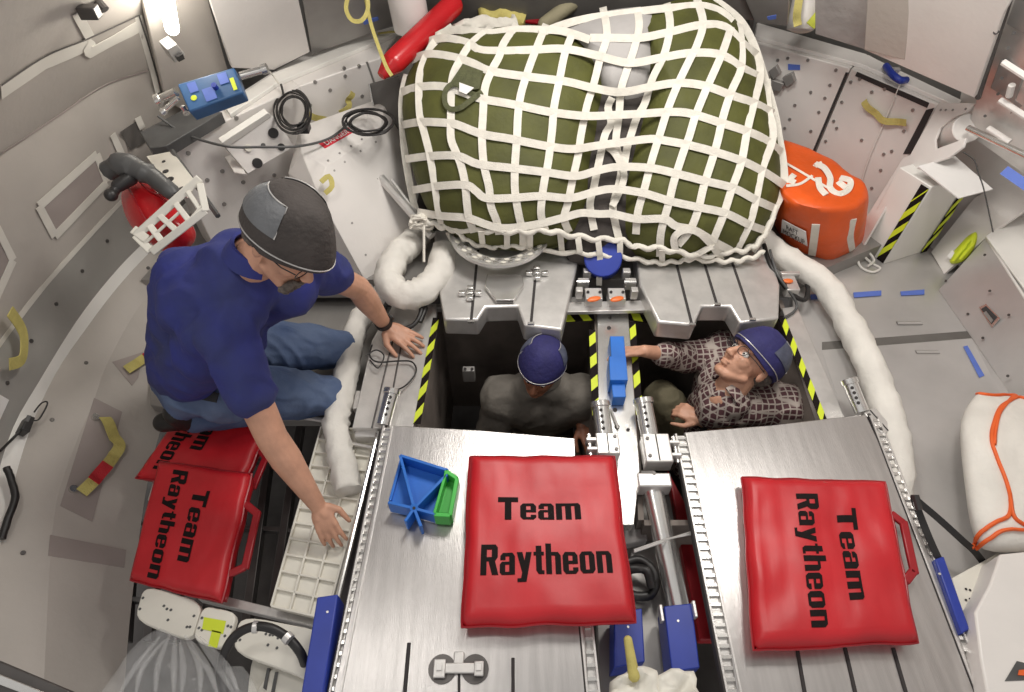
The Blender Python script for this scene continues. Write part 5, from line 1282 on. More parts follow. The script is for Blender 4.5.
for a, b in (((956, 256), (970, 240)), ((960, 259), (974, 243)), ((953, 261), (966, 246))):
    mb = MB(); mb.tube([onW(*a, .055), onW(*b, .055)], .006, 6); mb.build('rib', 'lime', rt)
q = [onW(x, y, .03) for x, y in ((947, 256), (952, 250), (955, 254), (950, 259))]; mb = MB(); addslab(mb, q, .02); mb.build('white_tag', 'paper', rt)
q = [P(1003, 166, .40), P(1024, 181, .35), P(1040, 190, .33), (P(1036, 184, .36)), P(1009, 165, .41)]
mb = MB(); a, b = PD(1004, 170, 2.38), PD(1036, 192, 2.30); mb.ribbon([a, a.lerp(b, .5), b], (CAM-a).normalized(), .035, .002); mb.build('blue_tape', 'blue_tape', None, label='blue tape strip on the right wall at the edge of the photo', cat='tape')
cable([PD(963, 152, 2.5), PD(974, 160, 2.48), PD(979, 175, 2.46), PD(984, 190, 2.44), PD(993, 232, 2.38)], .0025, 'thin black wire hanging down the right side wall')
# ribbed upper right wall
rt = thing('ribbed_wall_panel', onring(990, 80, 2.16), 'ribbed metal wall section with light rods at the top right', 'panel')
q = [onring(x, y, 2.15) for x, y in ((1008, -10), (1060, -10), (1060, 200), (966, 132), (978, 96))]; mb = MB(); addslab(mb, q, .02); mb.build('sheet', 'alu', rt, 35)
for a, b in (((1003, 62), (1034, 82)), ((1000, 100), (1034, 122)), ((988, 128), (1010, 142)), ((1012, 85), (1009, 96))):
    mb = MB(); mb.tube([onring(*a, 2.08), onring(*b, 2.08)], .012, 8); mb.build('rod', 'white_paint', rt)
for poly in ([(1000, 60), (1024, 76), (1014, 104), (990, 88)], [(1014, 100), (1034, 112), (1030, 140), (1006, 124)], [(1016, -4), (1040, 4), (1034, 40), (1006, 24)]):
    q = [onring(x, y, 2.13) for x, y in poly]; mb = MB(); addslab(mb, q, .01); mb.build('pocket', 'alu_dull', rt, 35, .003)
mb = MB(); mb.tube([onring(1012, -8, 2.09), onring(978, 98, 2.09)], .010, 6); mb.build('edge_strip', 'steel_dark', rt)
for x, y in ((1014, 33), (1008, 48), (1002, 78), (998, 94), (985, 116)):
    p = onring(x, y, 2.12); v = (CAM-p).normalized(); mb = MB(); mb.cyl(p, p+v*.01, .006, 8); mb.build('screw', 'steel_dark', rt)
# ------------------------------------------------------------------ white sack with orange cord
sk = thing('white_sack', P(1000, 500, FZ), 'off-white sack with orange cord seams on the right floor', 'sack')
dsk = lambda x, y: ((-.0)-2.0)/ray(x, y).z
sb = pil('sack_body', 'white_cloth', [(978, 393), (1010, 396), (1060, 402), (1080, 470), (1070, 545), (1030, 552), (985, 550), (972, 530), (964, 480), (960, 430), (966, 408)], (1020, 475), .12, .11, parent=sk, dd=dsk, seed=41, nexp=4, wr=.02)
sh = drape([sb]); dz = lambda x, y: dsk(x, y)-.08
for pts in ([(977, 394), (995, 396), (1015, 395), (1012, 400), (1000, 408), (993, 425), (991, 440), (997, 460), (1005, 480), (1010, 500), (1008, 516), (996, 522), (982, 532), (972, 548)], [(1012, 400), (1020, 398), (1034, 402)], [(1010, 500), (1013, 516), (1022, 524), (1034, 528)], [(976, 549), (990, 538), (1004, 530), (1024, 530), (1038, 533)], [(1014, 396), (1000, 412), (995, 430), (994, 445)]):
    c = [(p.x, p.y) for p in cat([Vector((x, y, 0)) for x, y in pts], 5)]; pn, _ = trace(c, sh, .004)
    pn = [p if p is not None else PD(x, y, dsk(x, y)) for p, (x, y) in zip(pn, c)]
    mb = MB(); mb.tube(pn, .0065, 6); mb.build('orange_cord', 'orange_cord', sk, 60)
dz = dz_keep
# black strap standing by the right pan
bs = thing('black_strap', P(930, 530, 0), 'stiff black strap loop arching from the right seat pan to the floor', 'strap')
for pts, w_ in (([P(940, 562, -.0), P(930, 540, .03), P(920, 515, .06), P(914, 498, .10), P(920, 503, .10), P(940, 520, .06), (P(962, 540, .02)), P(975, 552, -.02), P(986, 568, -.08), P(984, 580, -.1)], .022),):
    q = cat(pts, 6); mb = MB(); mb.ribbon(q, [(CAM-p).normalized() for p in q], w_, .005); mb.build('webbing', 'rubber', bs, 60)
mb = MB(); mb.tube([P(915, 495, .11), P(919, 510, .09)], .012, 8); mb.build('strap_end', 'black_plastic', bs)
# lower right corner panels
mb = MB(); mb.prism(pz([(1000, 554), (1060, 548), (1080, 760), (1000, 760), (981, 660), (975, 612), (990, 584)], .06), (0, 0, -.16)); o = mb.build('corner_panel', 'white_paint', None, 35, .006, label='pale panel in the bottom right corner of the photo', cat='panel')
mb = MB(); mb.prism(pz([(1005, 681), (1017, 661), (1030, 664), (1030, 680)], .062), (0, 0, -.002)); mb.build('dark_arrow_mark', 'charcoal', o)
mb = MB(); mb.prism(pz([(1019, 670), (1030, 669), (1030, 676), (1018, 675)], .064), (0, 0, -.001)); mb.build('orange_mark', 'orange_cord', o)
mb = MB(); mb.prism(pz([(952, 578), (1000, 552), (996, 566), (975, 600), (966, 622)], -.04), (0, 0, -.05)); o = mb.build('hinge_plate', 'ivory', None, 35, .004, label='ivory hinge plate with small holes by the blue block at the right', cat='plate')
for x, y in ((966, 589), (970, 590), (977, 586), (966, 600), (970, 599)):
    mb = MB(); p = P(x, y, -.038); mb.cyl(p, p+Vector((0, 0, .001)), .004, 8); mb.build('hole', 'slot', o)
# ------------------------------------------------------------------ lower left corner: ivory plates, lime tape, hose, film
def rplate(px_, z, label, dots, name='ivory_plate', m='ivory'):
    c = pz(px_, z); pts = []
    n = len(c)
    for i in range(n):
        a, b, d = c[i-1], c[i], c[(i+1) % n]
        p0 = b+(a-b)*.28; p1 = b+(d-b)*.28
        for t in (0, .25, .5, .75, 1): pts.append((p0*(1-t)+b*t)*(1-t)+(b*(1-t)+p1*t)*t)
    mb = MB(); mb.prism(pts, (0, 0, -.03)); o = mb.build(name, m, None, 35, .004, label=label, cat='plate', group='ivory rounded plates')
    if dots:
        mb = MB()
        for x, y in dots: p = P(x, y, z); mb.cyl(p, p+Vector((0, 0, .0015)), .0045, 8)
        mb.build('hole', 'charcoal', o)
    return o
rplate([(144, 585), (203, 602), (192, 642), (134, 620)], -.10, 'ivory rounded plate below the red cushions, leftmost of the row', [(143, 598), (140, 609), (164, 606), (167, 609), (171, 610), (168, 620), (194, 616), (190, 627), (187, 627)])
yp = rplate([(203, 605), (238, 613), (224, 650), (192, 640)], -.09, 'ivory rounded plate marked with a lime 7-shaped tape', [(202, 618), (199, 628), (202, 630), (228, 626), (231, 627), (225, 636)])
mb = MB(); mb.prism(pz([(204, 617), (226, 621), (223, 634), (202, 629)], -.088), (0, 0, -.001)); mb.build('lime_tape', 'lime', yp)
mb = MB(); mb.prism(pz([(212, 630), (221, 632), (217, 648), (208, 646)], -.088), (0, 0, -.001)); mb.build('lime_tape', 'lime', yp)
rplate([(240, 615), (330, 632), (320, 690), (300, 676), (232, 652)], -.11, 'large ivory plate behind the black hose loop at the bottom left', [(240, 640), (236, 641), (266, 634), (270, 635), (273, 635), (278, 638), (268, 645), (277, 648)])
rplate([(278, 660), (318, 672), (306, 760), (250, 760), (256, 690)], -.16, 'ivory plate at the bottom edge left of the blue block', None)
rplate([(252, 650), (276, 660), (268, 760), (240, 760)], -.18, 'narrow ivory post plate at the bottom edge beside the hose', None)
mb = MB()
for x, y in ((268, 668), (276, 672)):
    mb.prism(pz([(x-1, y), (x+2, y), (x-2, y+22), (x-5, y+20)], -.155), (0, 0, -.01))
mb.build('slot_plate', 'charcoal', None, label='pair of dark slots in the ivory plate at the bottom', cat='slot')
hs = thing('black_hose', P(240, 650, -.08), 'thick black hose loop over the ivory plates at the bottom left', 'hose')
mb = MB(); mb.tube(cat([P(227, 700, -.06), P(221, 680, -.05), P(224, 655, -.02), P(235, 636, .0), P(252, 627, .02), P(270, 628, .02), P(288, 638, .0), P(300, 652, -.02), P(305, 664, -.06)], 7), .014, 12); mb.build('hose', 'rubber', hs, 60)
for x, y, x2, y2 in ((253, 627, 258, 627), (286, 636, 290, 640)):
    mb = MB(); mb.cyl(P(x, y, .02), P(x2, y2, .018), .018, 14); mb.build('clip', 'alu', hs)
film = pil('clear_film', 'clear_film', [(160, 628), (185, 640), (212, 668), (245, 668), (250, 720), (100, 720), (118, 668), (140, 640)], (180, 680), .06, .03, 'crumpled clear plastic film in the bottom left corner', 'film', dd=lambda x, y: (-.06-2)/ray(x, y).z, nexp=3, wr=.04, wf=16)
rf = random.Random(3)
for k in range(9):
    a_ = (160+k*5, 634+rf.uniform(0, 10)); b_ = (118+k*16+rf.uniform(-8, 8), 694); m_ = ((a_[0]+b_[0])/2+rf.uniform(-9, 9), (a_[1]+b_[1])/2)
    mb = MB(); mb.tube(cat([P(*a_, -.03), P(*m_, .0), P(*b_, .0)], 6), [.003+.007*math.sin(math.pi*i/12) for i in range(13)], 6); mb.build('crease', 'clear_film', film, 60)
mb = MB(); mb.prism(pz([(-30, 648), (70, 690), (60, 720), (-40, 680)], .15), (0, 0, -.05)); mb.build('dark_ledge', 'steel_dark', None, 35, .005, label='dark metal ledge in the bottom left corner', cat='ledge')
mb = MB(); mb.prism(pz([(-30, 662), (50, 694), (46, 702), (-34, 672)], .17), (0, 0, -.02)); mb.build('ledge_strip', 'alu_bright', None, 35, .003, label='bright strip on the dark ledge in the bottom left corner', cat='strip')
# small box on the left well wall and plate behind the cap
rt = thing('well_bracket', P(468, 375, -.25), 'small grey box bracket on the left well wall', 'bracket')
mb = MB(); mb.box(P(469, 374, -.22), (.055, .03, .08)); mb.build('box', 'alu_dull', rt, 35, .004)
mb = MB(); mb.cyl(P(465, 369, -.17), P(465, 369, -.165), .007, 10); mb.cyl(P(472, 369, -.17), P(472, 369, -.165), .007, 10); mb.build('hole', 'slot', rt)
# ------------------------------------------------------------------ people
def evaluate(o):
    dg = bpy.context.evaluated_depsgraph_get(); me = bpy.data.meshes.new_from_object(o.evaluated_get(dg)); return me
def voxel(name, prims, m, parent, vox=.006, smooth=3, wr=0, wf=14, seed=0, inflate=0):
    mb = MB()
    for p in prims:
        if p[0] == 'c': mb.cone(p[1], p[2]+inflate, p[3], p[4]+inflate, 16)
        else:
            r = p[2]; r = tuple(k+inflate for k in r) if hasattr(r, '__len__') else r+inflate
            mb.ell(p[1], r, p[3] if len(p) > 3 else None)
    bmesh.ops.recalc_face_normals(mb.bm, faces=mb.bm.faces)
    me = bpy.data.meshes.new('tmp'); mb.bm.to_mesh(me); mb.bm.free()
    o = bpy.data.objects.new('tmp', me); C.objects.link(o)
    r = o.modifiers.new('r', 'REMESH'); r.mode = 'VOXEL'; r.voxel_size = vox; r.use_smooth_shade = True
    s = o.modifiers.new('s', 'SMOOTH'); s.iterations = smooth; s.factor = .5
    bpy.context.view_layer.update()
    me2 = evaluate(o); bpy.data.objects.remove(o); bpy.data.meshes.remove(me)
    if wr:
        ns = [v.normal.copy() for v in me2.vertices]
        for v, n in zip(me2.vertices, ns):
            c = v.co; k = noise.noise(Vector((c.x*wf+seed, c.y*wf, c.z*wf)))
            k2 = 1-abs(noise.noise(Vector((c.x*wf*.8+seed, c.y*wf*1.5, c.z*wf*.8+4))))*3
            v.co = c + n*(k*wr + max(k2, 0)*wr*.8)
    off = wloc(parent)
    for v in me2.vertices: v.co -= off
    me2.name = name; me2.materials.clear(); me2.materials.append(M[m])
    me2.polygons.foreach_set('use_smooth', [True]*len(me2.polygons))
    o2 = bpy.data.objects.new(name, me2); C.objects.link(o2); o2.parent = parent
    return o2
def frame(F, U):
    F = Vector(F).normalized(); U = Vector(U); U = (U-F*U.dot(F)).normalized(); L = U.cross(F)
    return Matrix((F, L, U)).transposed()      # columns: x forward, y left, z up
def head_prims(c, R, s=1.0):
    T = lambda x, y, z: c + R @ Vector((x*s, y*s, z*s))
    e = lambda p, r: ('e', T(*p), tuple(k*s for k in r), R)
    k = lambda a, ra, b, rb: ('c', T(*a), ra*s, T(*b), rb*s)
    pr = [e((-.012, 0, .035), (.096, .077, .092)), e((.030, 0, -.030), (.066, .060, .085)), e((.074, 0, -.098), (.022, .026, .018)),
          k((.02, .052, -.06), .018, (.065, .02, -.095), .018), k((.02, -.052, -.06), .018, (.065, -.02, -.095), .018),
          k((.090, 0, .012), .009, (.115, 0, -.028), .013), e((.108, .012, -.032), (.011, .008, .008)), e((.108, -.012, -.032), (.011, .008, .008)),
          k((.082, .045, .026), .011, (.092, .012, .024), .010), k((.082, -.045, .026), .011, (.092, -.012, .024), .010),
          e((.058, .034, -.024), (.030, .024, .030)), e((.058, -.034, -.024), (.030, .024, .030)),
          e((.094, 0, -.058), (.012, .022, .006)), e((.092, 0, -.070), (.012, .019, .006)),
          e((-.005, .080, -.008), (.018, .009, .030)), e((-.005, -.080, -.008), (.018, .009, .030)),
          k((-.02, 0, -.06), .058, (-.045, 0, -.16), .062)]
    return pr, T
def hand_prims(wrist, fwd, back, side=1, curl=.25, spread=.10, s=1.0, thumb=.5):
    F = Vector(fwd).normalized(); B = Vector(back); B = (B-F*B.dot(F)).normalized(); Y = B.cross(F)*side
    T = lambda x, y, z: wrist + (F*x + Y*y + B*z)*s
    Rm = Matrix((F, Y, B)).transposed()
    if side < 0: Rm = Matrix((F, -Y, B)).transposed()
    pr = [('e', T(.048, 0, 0), (.054*s, .040*s, .016*s), Rm), ('c', T(0, 0, 0), .024*s, T(.04, .012, 0), .019*s), ('c', T(0, 0, 0), .022*s, T(.04, -.016, 0), .018*s)]
    for y, L, i in ((.031, .072, 0), (.0105, .081, 1), (-.0105, .075, 2), (-.030, .058, 3)):
        a = (1.3-i)*spread; cu = 0; p = Vector((.088-abs(i-1.2)*.004, y, 0)); pts = [T(*p)]
        pr.append(('c', T(.05, y*.8, 0), .013*s, T(*p), .0115*s))
        for j, f in enumerate((.44, .31, .25)):
            cu += curl*(1.0 if j else .8); d = Vector((math.cos(cu)*math.cos(a), math.sin(a)*math.cos(cu), -math.sin(cu)))
            q = p + d*L*f; pr.append(('c', T(*p), (.0100-.0011*j)*s, T(*q), (.0092-.0012*j)*s)); p = q
    p = Vector((.018, .028, -.006)); d = Vector((.62, .70, -.25)).normalized()
    q = p+d*.040; pr.append(('c', T(*p), .016*s, T(*q), .012*s)); d2 = Vector((.85, .70-thumb, -.25)).normalized(); r_ = q+d2*.032; pr.append(('c', T(*q), .0115*s, T(*r_), .010*s))
    r2 = r_+d2*.022; pr.append(('c', T(*r_), .010*s, T(*r2), .008*s))
    return pr
def cap(parent, c, R, m, mside, name='cap', s=1.0, bill=.05, back=.110, wide=.094, high=.112, z0=.028, tilt=0, panel=((200, 262), (98, 160))):
    T = lambda x, y, z: c + R @ (Matrix.Rotation(tilt, 3, 'Y') @ Vector((x*s, y*s, z*s)))
    def rim(th):
        cx_ = math.cos(th); sy = math.sin(th)
        a = (.105 if cx_ > 0 else back); x = a*cx_; y = wide*sy
        if cx_ > 0: x = (.105+bill*max(cx_, 0)**2.2)*cx_**.92; y = wide*sy*(1-.04*cx_)
        return x, y
    def S(f, th, lift=0):
        x, y = rim(th)
        zz = z0 + high*(1-f**2.6)**.55
        # bill stays low and flat in front
        k = max(0, math.cos(th)); zz = z0 + (zz-z0)*(1-k**3*max(0, f-.72)/.28*.55) - k**2*f**4*.012
        v = Vector((x*f, y*f, zz)); n = Vector((x*f*.8, y*f*.8, high*.7)).normalized()
        return T(*(v+n*lift))
    n = 48; fr = [.12, .28, .44, .6, .74, .85, .93, .98, 1.0]
    mb = MB(); R_ = [[mb.bm.verts.new(S(f, 2*math.pi*i/n)) for i in range(n)] for f in fr]; top = mb.bm.verts.new(S(0.0001, 0))
    for a, b in zip(R_, R_[1:]):
        for i in range(n): mb.bm.faces.new((a[i], a[(i+1) % n], b[(i+1) % n], b[i]))
    for i in range(n): mb.bm.faces.new((R_[0][(i+1) % n], R_[0][i], top))
    low = [mb.bm.verts.new(T(rim(2*math.pi*i/n)[0]*.97, rim(2*math.pi*i/n)[1]*.97, z0-.016-(.010 if math.cos(2*math.pi*i/n) > 0 else 0))) for i in range(n)]
    for i in range(n): mb.bm.faces.new((R_[-1][i], R_[-1][(i+1) % n], low[(i+1) % n], low[i]))
    mb.bm.faces.new(low)
    o = mb.build(name, m, parent, 60)
    mb = MB(); pts = [T(rim(2*math.pi*i/n)[0]*1.0, rim(2*math.pi*i/n)[1]*1.0, z0-.004-(.012 if math.cos(2*math.pi*i/n) > 0 else 0)*max(0, math.cos(2*math.pi*i/n))) for i in range(n+1)]
    mb.tube(pts, .0022, 6); mb.build('piping', 'alu', o)
    for a0, a1 in panel:
        a0, a1 = math.radians(a0), math.radians(a1); k = 12; ff = (.55, .64, .73, .82, .90, .96)
        mb = MB(); G = [[mb.bm.verts.new(S(f if 1 < i < k-1 or j > 1 else f+.04, a0+(a1-a0)*i/k, .0025)) for i in range(k+1)] for j, f in enumerate(ff)]
        for a, b in zip(G, G[1:]):
            for i in range(k): mb.bm.faces.new((a[i], a[i+1], b[i+1], b[i]))
        sd = mb.build('side_panel', mside, o, 60)
        mb = MB(); pts = [S(ff[0]+.02, a0+(a1-a0)*i/k, .003) for i in range(k+1)]+[S(ff[-1], a1, .003)]; mb.tube(pts, .0018, 6); mb.build('reflective_piping', 'alu', sd)
    return o
def glasses(parent, T, s=1.0):
    for sd in (-1, 1):
        mb = MB(); n = 16; pts = [T(.106, sd*.034+.024*math.cos(2*math.pi*i/n), .004+.017*math.sin(2*math.pi*i/n)) for i in range(n+1)]
        mb.tube(pts, .0016, 6); g = mb.build('glasses_frame', 'black_plastic', parent)
        mb = MB(); mb.faces([T(.1055, sd*.034+.022*math.cos(2*math.pi*i/n), .004+.015*math.sin(2*math.pi*i/n)) for i in range(n)], [tuple(range(n))]); mb.build('lens', 'lens_glass', g, 0)
        mb = MB(); mb.tube([T(.104, sd*.058, .008), T(.07, sd*.078, .008), T(-.005, sd*.086, .004), T(-.02, sd*.086, -.012)], .0018, 6); mb.build('glasses_arm', 'black_plastic', parent)
def eyes(parent, T, s=1.0):
    for sd in (-1, 1):
        mb = MB(); mb.ell(T(.079, sd*.031, .002), (.012*s, .012*s, .010*s)); e = mb.build('eye', 'eye', parent)
        mb = MB(); mb.ell(T(.0875, sd*.031, .001), .0055); mb.build('iris', 'ink', e)
def watch(parent, c, axis, r):
    ax = Vector(axis).normalized(); mb = MB(); up = Vector((0, 0, 1)); a = (up-ax*up.dot(ax)).normalized(); b = ax.cross(a); n = 24
    rings = []
    for i in range(n+1):
        th = 2*math.pi*i/n; o = (a*math.cos(th)+b*math.sin(th))
        rings.append([c+o*r-ax*.011, c+o*r+ax*.011, c+o*(r+.004)+ax*.011, c+o*(r+.004)-ax*.011])
    mb.loft(rings, True, False); w_ = mb.build('watch', 'rubber', parent, 40)
    mb = MB(); mb.cyl(c+a*(r+.002), c+a*(r+.011), .019, 20); mb.build('watch_case', 'black_plastic', w_)
    mb = MB(); mb.cyl(c+a*(r+.011), c+a*(r+.0115), .015, 20); mb.build('watch_face', 'alu_bright', w_)
# ---- kneeling man -------------------------------------------------
rt = thing('person', P(230, 400, -.22), 'person in a navy polo shirt, jeans and dark flat cap kneeling at the left', 'person')
hc = P(284, 240, .86); Rh = frame((.66, -.56, -.50), (.42, .12, .85))
HS = 1.06
hp, T1 = head_prims(hc, Rh, HS)
shR, elR, wrR = P(226, 335, .58), P(272, 438, .26), P(318, 506, .0)
shL, elL, wrL = P(300, 262, .62), P(358, 288, .30), P(386, 326, .02)
neck = P(252, 262, .72); chest = P(225, 290, .58); belly = P(215, 335, .36); pel = P(200, 362, .12)
hR = hand_prims(wrR, (P(336, 548, -.09)-wrR), Vector((-.3, .3, .8)), 1, .22, .08)
hL = hand_prims(wrL, (P(424, 349, -.03)-wrL), Vector((.1, -.1, 1)), -1, .12, .14, 1.14)
body = hp + hR + hL + [
    ('c', shR, .058, elR, .050), ('c', elR, .050, elR.lerp(wrR, .3), .051), ('c', elR.lerp(wrR, .3), .051, wrR, .028),
    ('c', shL, .058, elL, .048), ('c', elL, .048, elL.lerp(wrL, .3), .050), ('c', elL.lerp(wrL, .3), .050, wrL, .027),
    ('c', T1(-.045, 0, -.15), .062, neck, .075), ('c', neck, .09, chest, .13), ('c', chest, .14, belly, .13), ('c', belly, .13, pel, .13), ('c', neck, .07, shR, .06), ('c', neck, .07, shL, .06)]
kR, kL = P(330, 396, -.10), P(338, 350, -.10)
hipR, hipL = pel+Vector((0.02, -.11, 0)), pel+Vector((0.02, .12, 0))
body += [('c', hipR, .085, kR, .055), ('c', hipL, .085, kL, .055)]
b = voxel('body', body, 'skin', rt, .0042, 3)
# clothing
shirt = [('c', shR, .082, shR.lerp(elR, .55), .074), ('c', shL, .082, shL.lerp(elL, .50), .072),
         ('c', neck+Vector((0, 0, -.03)), .095, shR, .085), ('c', neck+Vector((0, 0, -.03)), .095, shL, .085),
         ('c', shR+Vector((-.05, .06, -.03)), .11, belly+Vector((0, -.09, .0)), .12), ('c', shL+Vector((-.05, -.06, -.03)), .11, belly+Vector((0, .10, .0)), .12),
         ('c', chest, .155, belly, .165), ('c', belly, .16, pel+Vector((0, 0, .07)), .155), ('c', belly+Vector((-.02, -.09, 0)), .12, pel+Vector((-.0, -.08, .06)), .13), ('c', belly+Vector((-.02, .1, 0)), .12, pel+Vector((-.0, .09, .06)), .13),
         ('c', chest+Vector((-.09, 0, .03)), .12, belly+Vector((-.10, 0, 0)), .12)]
shirt += [('e', neck+Vector((-.04, 0, -.04)), .13), ('c', neck+Vector((-.05, -.05, -.04)), .10, chest+Vector((-.06, -.05, 0)), .13)]
voxel('polo_shirt', shirt, 'navy_cloth', b, .0085, 5, .012, 9, 2)
jeans = [('c', hipR, .125, kR, .080), ('c', hipL, .125, kL, .080), ('c', hipR, .13, hipL, .13), ('c', pel+Vector((-.03, 0, .02)), .14, pel+Vector((.06, 0, .0)), .13),
         ('c', kR+Vector((0, 0, -.01)), .07, hipR+Vector((-.06, -.03, -.17)), .06), ('c', kL+Vector((0, 0, -.01)), .07, hipL+Vector((-.06, .03, -.17)), .06), ('c', pel+Vector((-.03, -.06, .0)), .13, hipR+Vector((.1, -.02, -.03)), .11)]
voxel('jeans', jeans, 'jeans', b, .0075, 3, .013, 11, 5)
for sd, hp_ in (('R', hipR+Vector((-.08, -.05, -.16))), ('L', hipL+Vector((-.08, .05, -.16)))):
    voxel('shoe', [('c', hp_, .045, hp_+Vector((-.02, 0, .05)), .05), ('c', hp_, .04, hp_+Vector((-.10, 0, -.02)), .04)], 'rubber', b, .008, 3)
# belt with a key fob and collar
mb = MB(); n = 22; pb = pel+Vector((0, 0, .055))
q = [P(180, 376, .20), P(187, 388, .19), P(200, 394, .19), P(218, 398, .18)]
mb = MB(); mb.ribbon(cat(q, 5), [(CAM-q[0]).normalized()]*16, .035, .012); mb.build('belt', 'rubber', b, 50)
def collar(c, ax, r, m, parent, open_=.6, h=.035, front=None):
    ax = Vector(ax).normalized(); f = Vector(front); f = (f-ax*f.dot(ax)).normalized(); l = ax.cross(f); n = 26; rings = []
    for i in range(n+1):
        th = open_+(2*math.pi-2*open_)*i/n; o = f*math.cos(th)+l*math.sin(th)
        a = c+o*r*.86+ax*h; d = c+o*(r*1.0)+ax*(h*1.02); e = c+o*(r*1.22)-ax*.012; g = c+o*(r*1.15)-ax*.016
        rings.append([a, d, e, g])
    mb = MB(); mb.loft(rings); return mb.build('collar', m, parent, 60)
collar(T1(-.05, 0, -.135), T1(0, 0, 0)-T1(.03, 0, -.16), .070, 'navy_cloth', b, .45, .04, Rh.col[0])
# hair and beard
hair = [('e', T1(-.045, 0, .0), (.070*HS, .080*HS, .055*HS), Rh), ('e', T1(-.06, 0, -.03), (.048*HS, .066*HS, .045*HS), Rh)]
voxel('hair', hair, 'hair_grey', b, .005, 2, .004, 60)
beard = [('c', T1(.098, .026, -.056), .010, T1(.088, .026, -.085), .012), ('c', T1(.098, -.026, -.056), .010, T1(.088, -.026, -.085), .012), ('c', T1(.108, .018, -.049), .007, T1(.108, -.018, -.049), .007), ('c', T1(.082, .02, -.102), .018, T1(.082, -.02, -.102), .018)]
voxel('goatee', beard, 'hair_grey', b, .0035, 2, .003, 80)
eyes(b, T1); glasses(b, T1)
cap(b, hc, Rh, 'cap_wool', 'cap_panel', 'cap', 1.19, .032, .112, .098, .110, .033, tilt=-.22, panel=((205, 290), (70, 155)))
watch(b, wrL.lerp(elL, .10), wrL-elL, .033)
# ---- man in the left well -----------------------------------------
rt = thing('person', P(540, 420, -1.0), 'person in a grey shirt and navy cap crouching in the left well, looking down', 'person')
hc = P(541, 368, -.10); Rh = frame((-.30, -.93, -.08), (.04, -.10, .95)); hp, T2 = head_prims(hc, Rh)
shR, shL = P(503, 398, -.34), P(580, 398, -.34); elR = P(488, 440, -.55); elL = P(600, 440, -.55)
neck = T2(-.05, 0, -.17); ch = P(545, 405, -.5); pel = Vector((ch.x, ch.y+.12, -.86))
b = voxel('body', hp + hand_prims(P(530, 470, -.6), (0, -1, 0), (0, 0, 1), 1, .3) + hand_prims(P(582, 426, -.42), (.4, -.8, -.2), (0, 0, 1), -1, .5) + [('c', T2(-.045, 0, -.15), .06, neck, .07), ('c', neck, .07, ch, .13), ('c', ch, .14, pel, .13), ('c', ch, .1, shR, .06), ('c', ch, .1, shL, .06),
    ('c', shR, .055, elR, .045), ('c', elR, .045, P(530, 470, -.6), .028), ('c', shL, .055, elL, .045), ('c', elL, .045, P(582, 426, -.42), .028),
    ('c', pel, .12, pel+Vector((-.1, -.38, .15)), .07), ('c', pel, .12, pel+Vector((.12, -.38, .15)), .07), ('c', pel+Vector((-.1, -.38, .15)), .06, pel+Vector((-.1, -.4, -.1)), .05), ('c', pel+Vector((.12, -.38, .15)), .06, pel+Vector((.12, -.4, -.1)), .05)], 'skin_dark', rt, .005, 3)
voxel('shirt', [('c', neck+Vector((0, 0, -.04)), .085, shR, .08), ('c', neck+Vector((0, 0, -.04)), .085, shL, .08), ('c', shR, .085, elR, .07), ('c', shL, .085, elL, .068), ('c', elR, .07, P(530, 470, -.6).lerp(elR, .4), .055), ('c', ch+Vector((0, 0, .1)), .14, pel, .17), ('c', shR, .11, ch, .15), ('c', shL, .11, ch, .15)], 'grey_shirt', b, .009, 4, .010, 10, 3)
voxel('trousers', [('c', pel, .15, pel+Vector((-.1, -.38, .15)), .09), ('c', pel, .15, pel+Vector((.12, -.38, .15)), .09)], 'khaki', b, .010, 3)
collar(T2(-.05, 0, -.125), T2(0, 0, 0)-T2(.03, 0, -.16), .075, 'grey_shirt', b, .5, .03, Rh.col[0])
voxel('hair', [('e', T2(-.045, 0, .0), (.068, .080, .055), Rh)], 'hair_grey', b, .006, 2)
eyes(b, T2)
cap(b, hc, Rh, 'navy_cap', 'cap_slate', 'cap', 1.10, .014, .106, .094, .100, .034, tilt=-.30, panel=((75, 120), (215, 285)))
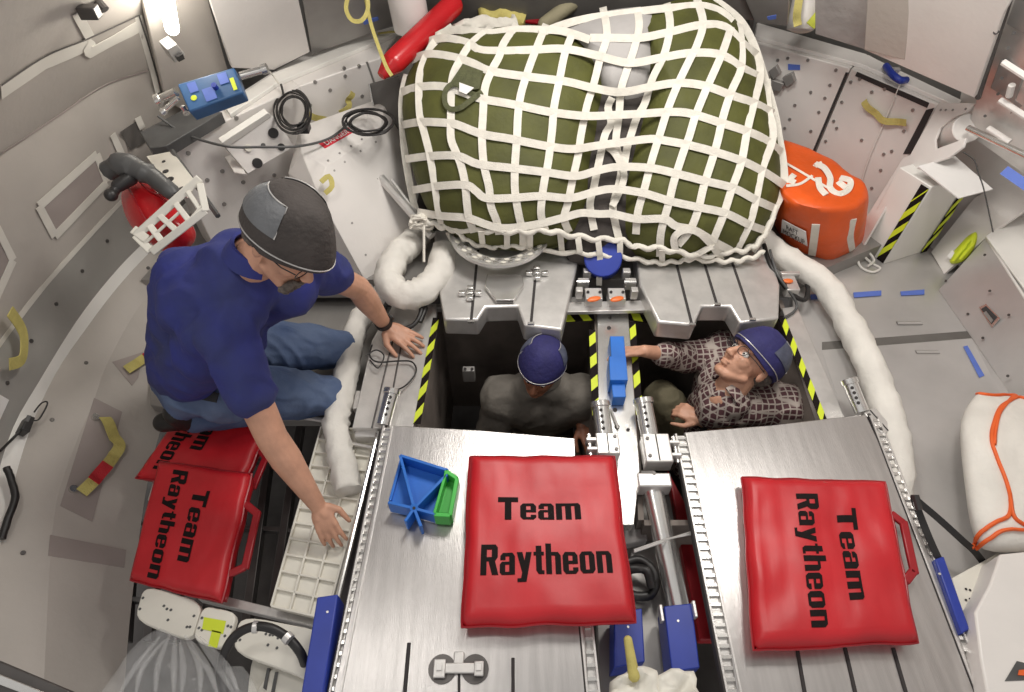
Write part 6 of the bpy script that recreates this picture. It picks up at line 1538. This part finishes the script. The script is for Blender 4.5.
# ---- man in the right well ----------------------------------------
rt = thing('person', P(740, 420, -1.0), 'person in a plaid shirt, glasses and navy cap sitting in the right well', 'person')
hc = P(750, 363, -.02); Rh = frame((-.60, .08, .70), (.78, .36, .34)); hp, T3 = head_prims(hc, Rh, 1.13)
shR, shL = P(708, 356, -.20), P(782, 408, -.24); elR = P(688, 358, -.22); wrR = P(644, 351, -.03)
elL = P(752, 446, -.42); wrL = P(700, 420, -.27)
neck = T3(-.06, 0, -.17); ch = P(726, 398, -.36); pel = Vector((ch.x-.02, ch.y-.02, -.84))
shR = P(722, 352, -.22)
hR = hand_prims(wrR, (P(612, 352, -.01)-wrR), Vector((0, .45, .9)), -1, .35, .05)
hL = hand_prims(wrL, (P(672, 404, -.26)-wrL), Vector((.1, -.2, .9)), 1, .85, .03)
kn = P(662, 398, -.40)
b = voxel('body', hp+hR+hL+[('c', T3(-.045, 0, -.15), .058, neck, .07), ('c', neck, .075, ch, .12), ('c', ch, .13, pel, .13), ('c', ch, .1, shR, .06), ('c', ch, .1, shL, .06),
    ('c', shR, .052, elR, .045), ('c', elR, .045, wrR, .027), ('c', shL, .052, elL, .045), ('c', elL, .046, wrL, .027), ('c', pel, .11, kn, .055), ('c', kn, .055, kn+Vector((-.02, -.05, -.45)), .045), ('c', kn+Vector((-.02, -.05, -.45)), .04, kn+Vector((-.12, -.05, -.50)), .03)], 'skin', rt, .0045, 3)
mid = elR.lerp(wrR, .62)
voxel('plaid_shirt', [('e', T3(-.055, 0, -.155), .082), ('e', T3(-.07, .03, -.15), .07), ('c', neck+Vector((-.02, 0, -.03)), .085, shR, .082), ('c', neck+Vector((0, 0, -.03)), .085, shL, .082), ('c', shR, .085, elR, .068), ('c', elR, .068, mid, .050), ('c', shL, .088, elL, .07), ('c', elL, .07, elL.lerp(wrL, .3), .055),
    ('c', ch+Vector((0, 0, .08)), .13, pel, .16), ('c', shR, .10, ch, .15), ('c', shL, .11, ch, .15), ('c', neck+Vector((-.02, 0, -.05)), .085, ch, .15), ('c', ch+Vector((-.05, -.03, 0)), .12, pel+Vector((-.03, -.05, .2)), .14)], 'plaid', b, .008, 4, .010, 12, 7)
voxel('trousers', [('c', pel, .14, kn, .085), ('c', kn, .085, kn+Vector((-.02, -.05, -.42)), .06)], 'khaki', b, .008, 3, .006, 14)
collar(T3(-.045, 0, -.13), T3(0, 0, 0)-T3(.03, 0, -.16), .080, 'plaid', b, .5, .03, Rh.col[0])
voxel('hair', [('e', T3(-.045, 0, .0), (.077, .090, .062), Rh)], 'hair_grey', b, .006, 2)
eyes(b, T3, 1.22); glasses(b, T3)
cap(b, hc, Rh, 'navy_cap', 'cap_slate', 'cap', 1.24, .014, .106, .094, .100, .034, tilt=-.16, panel=((240, 300), (60, 120)))
watch(b, wrL.lerp(elL, .08), wrL-elL, .032)
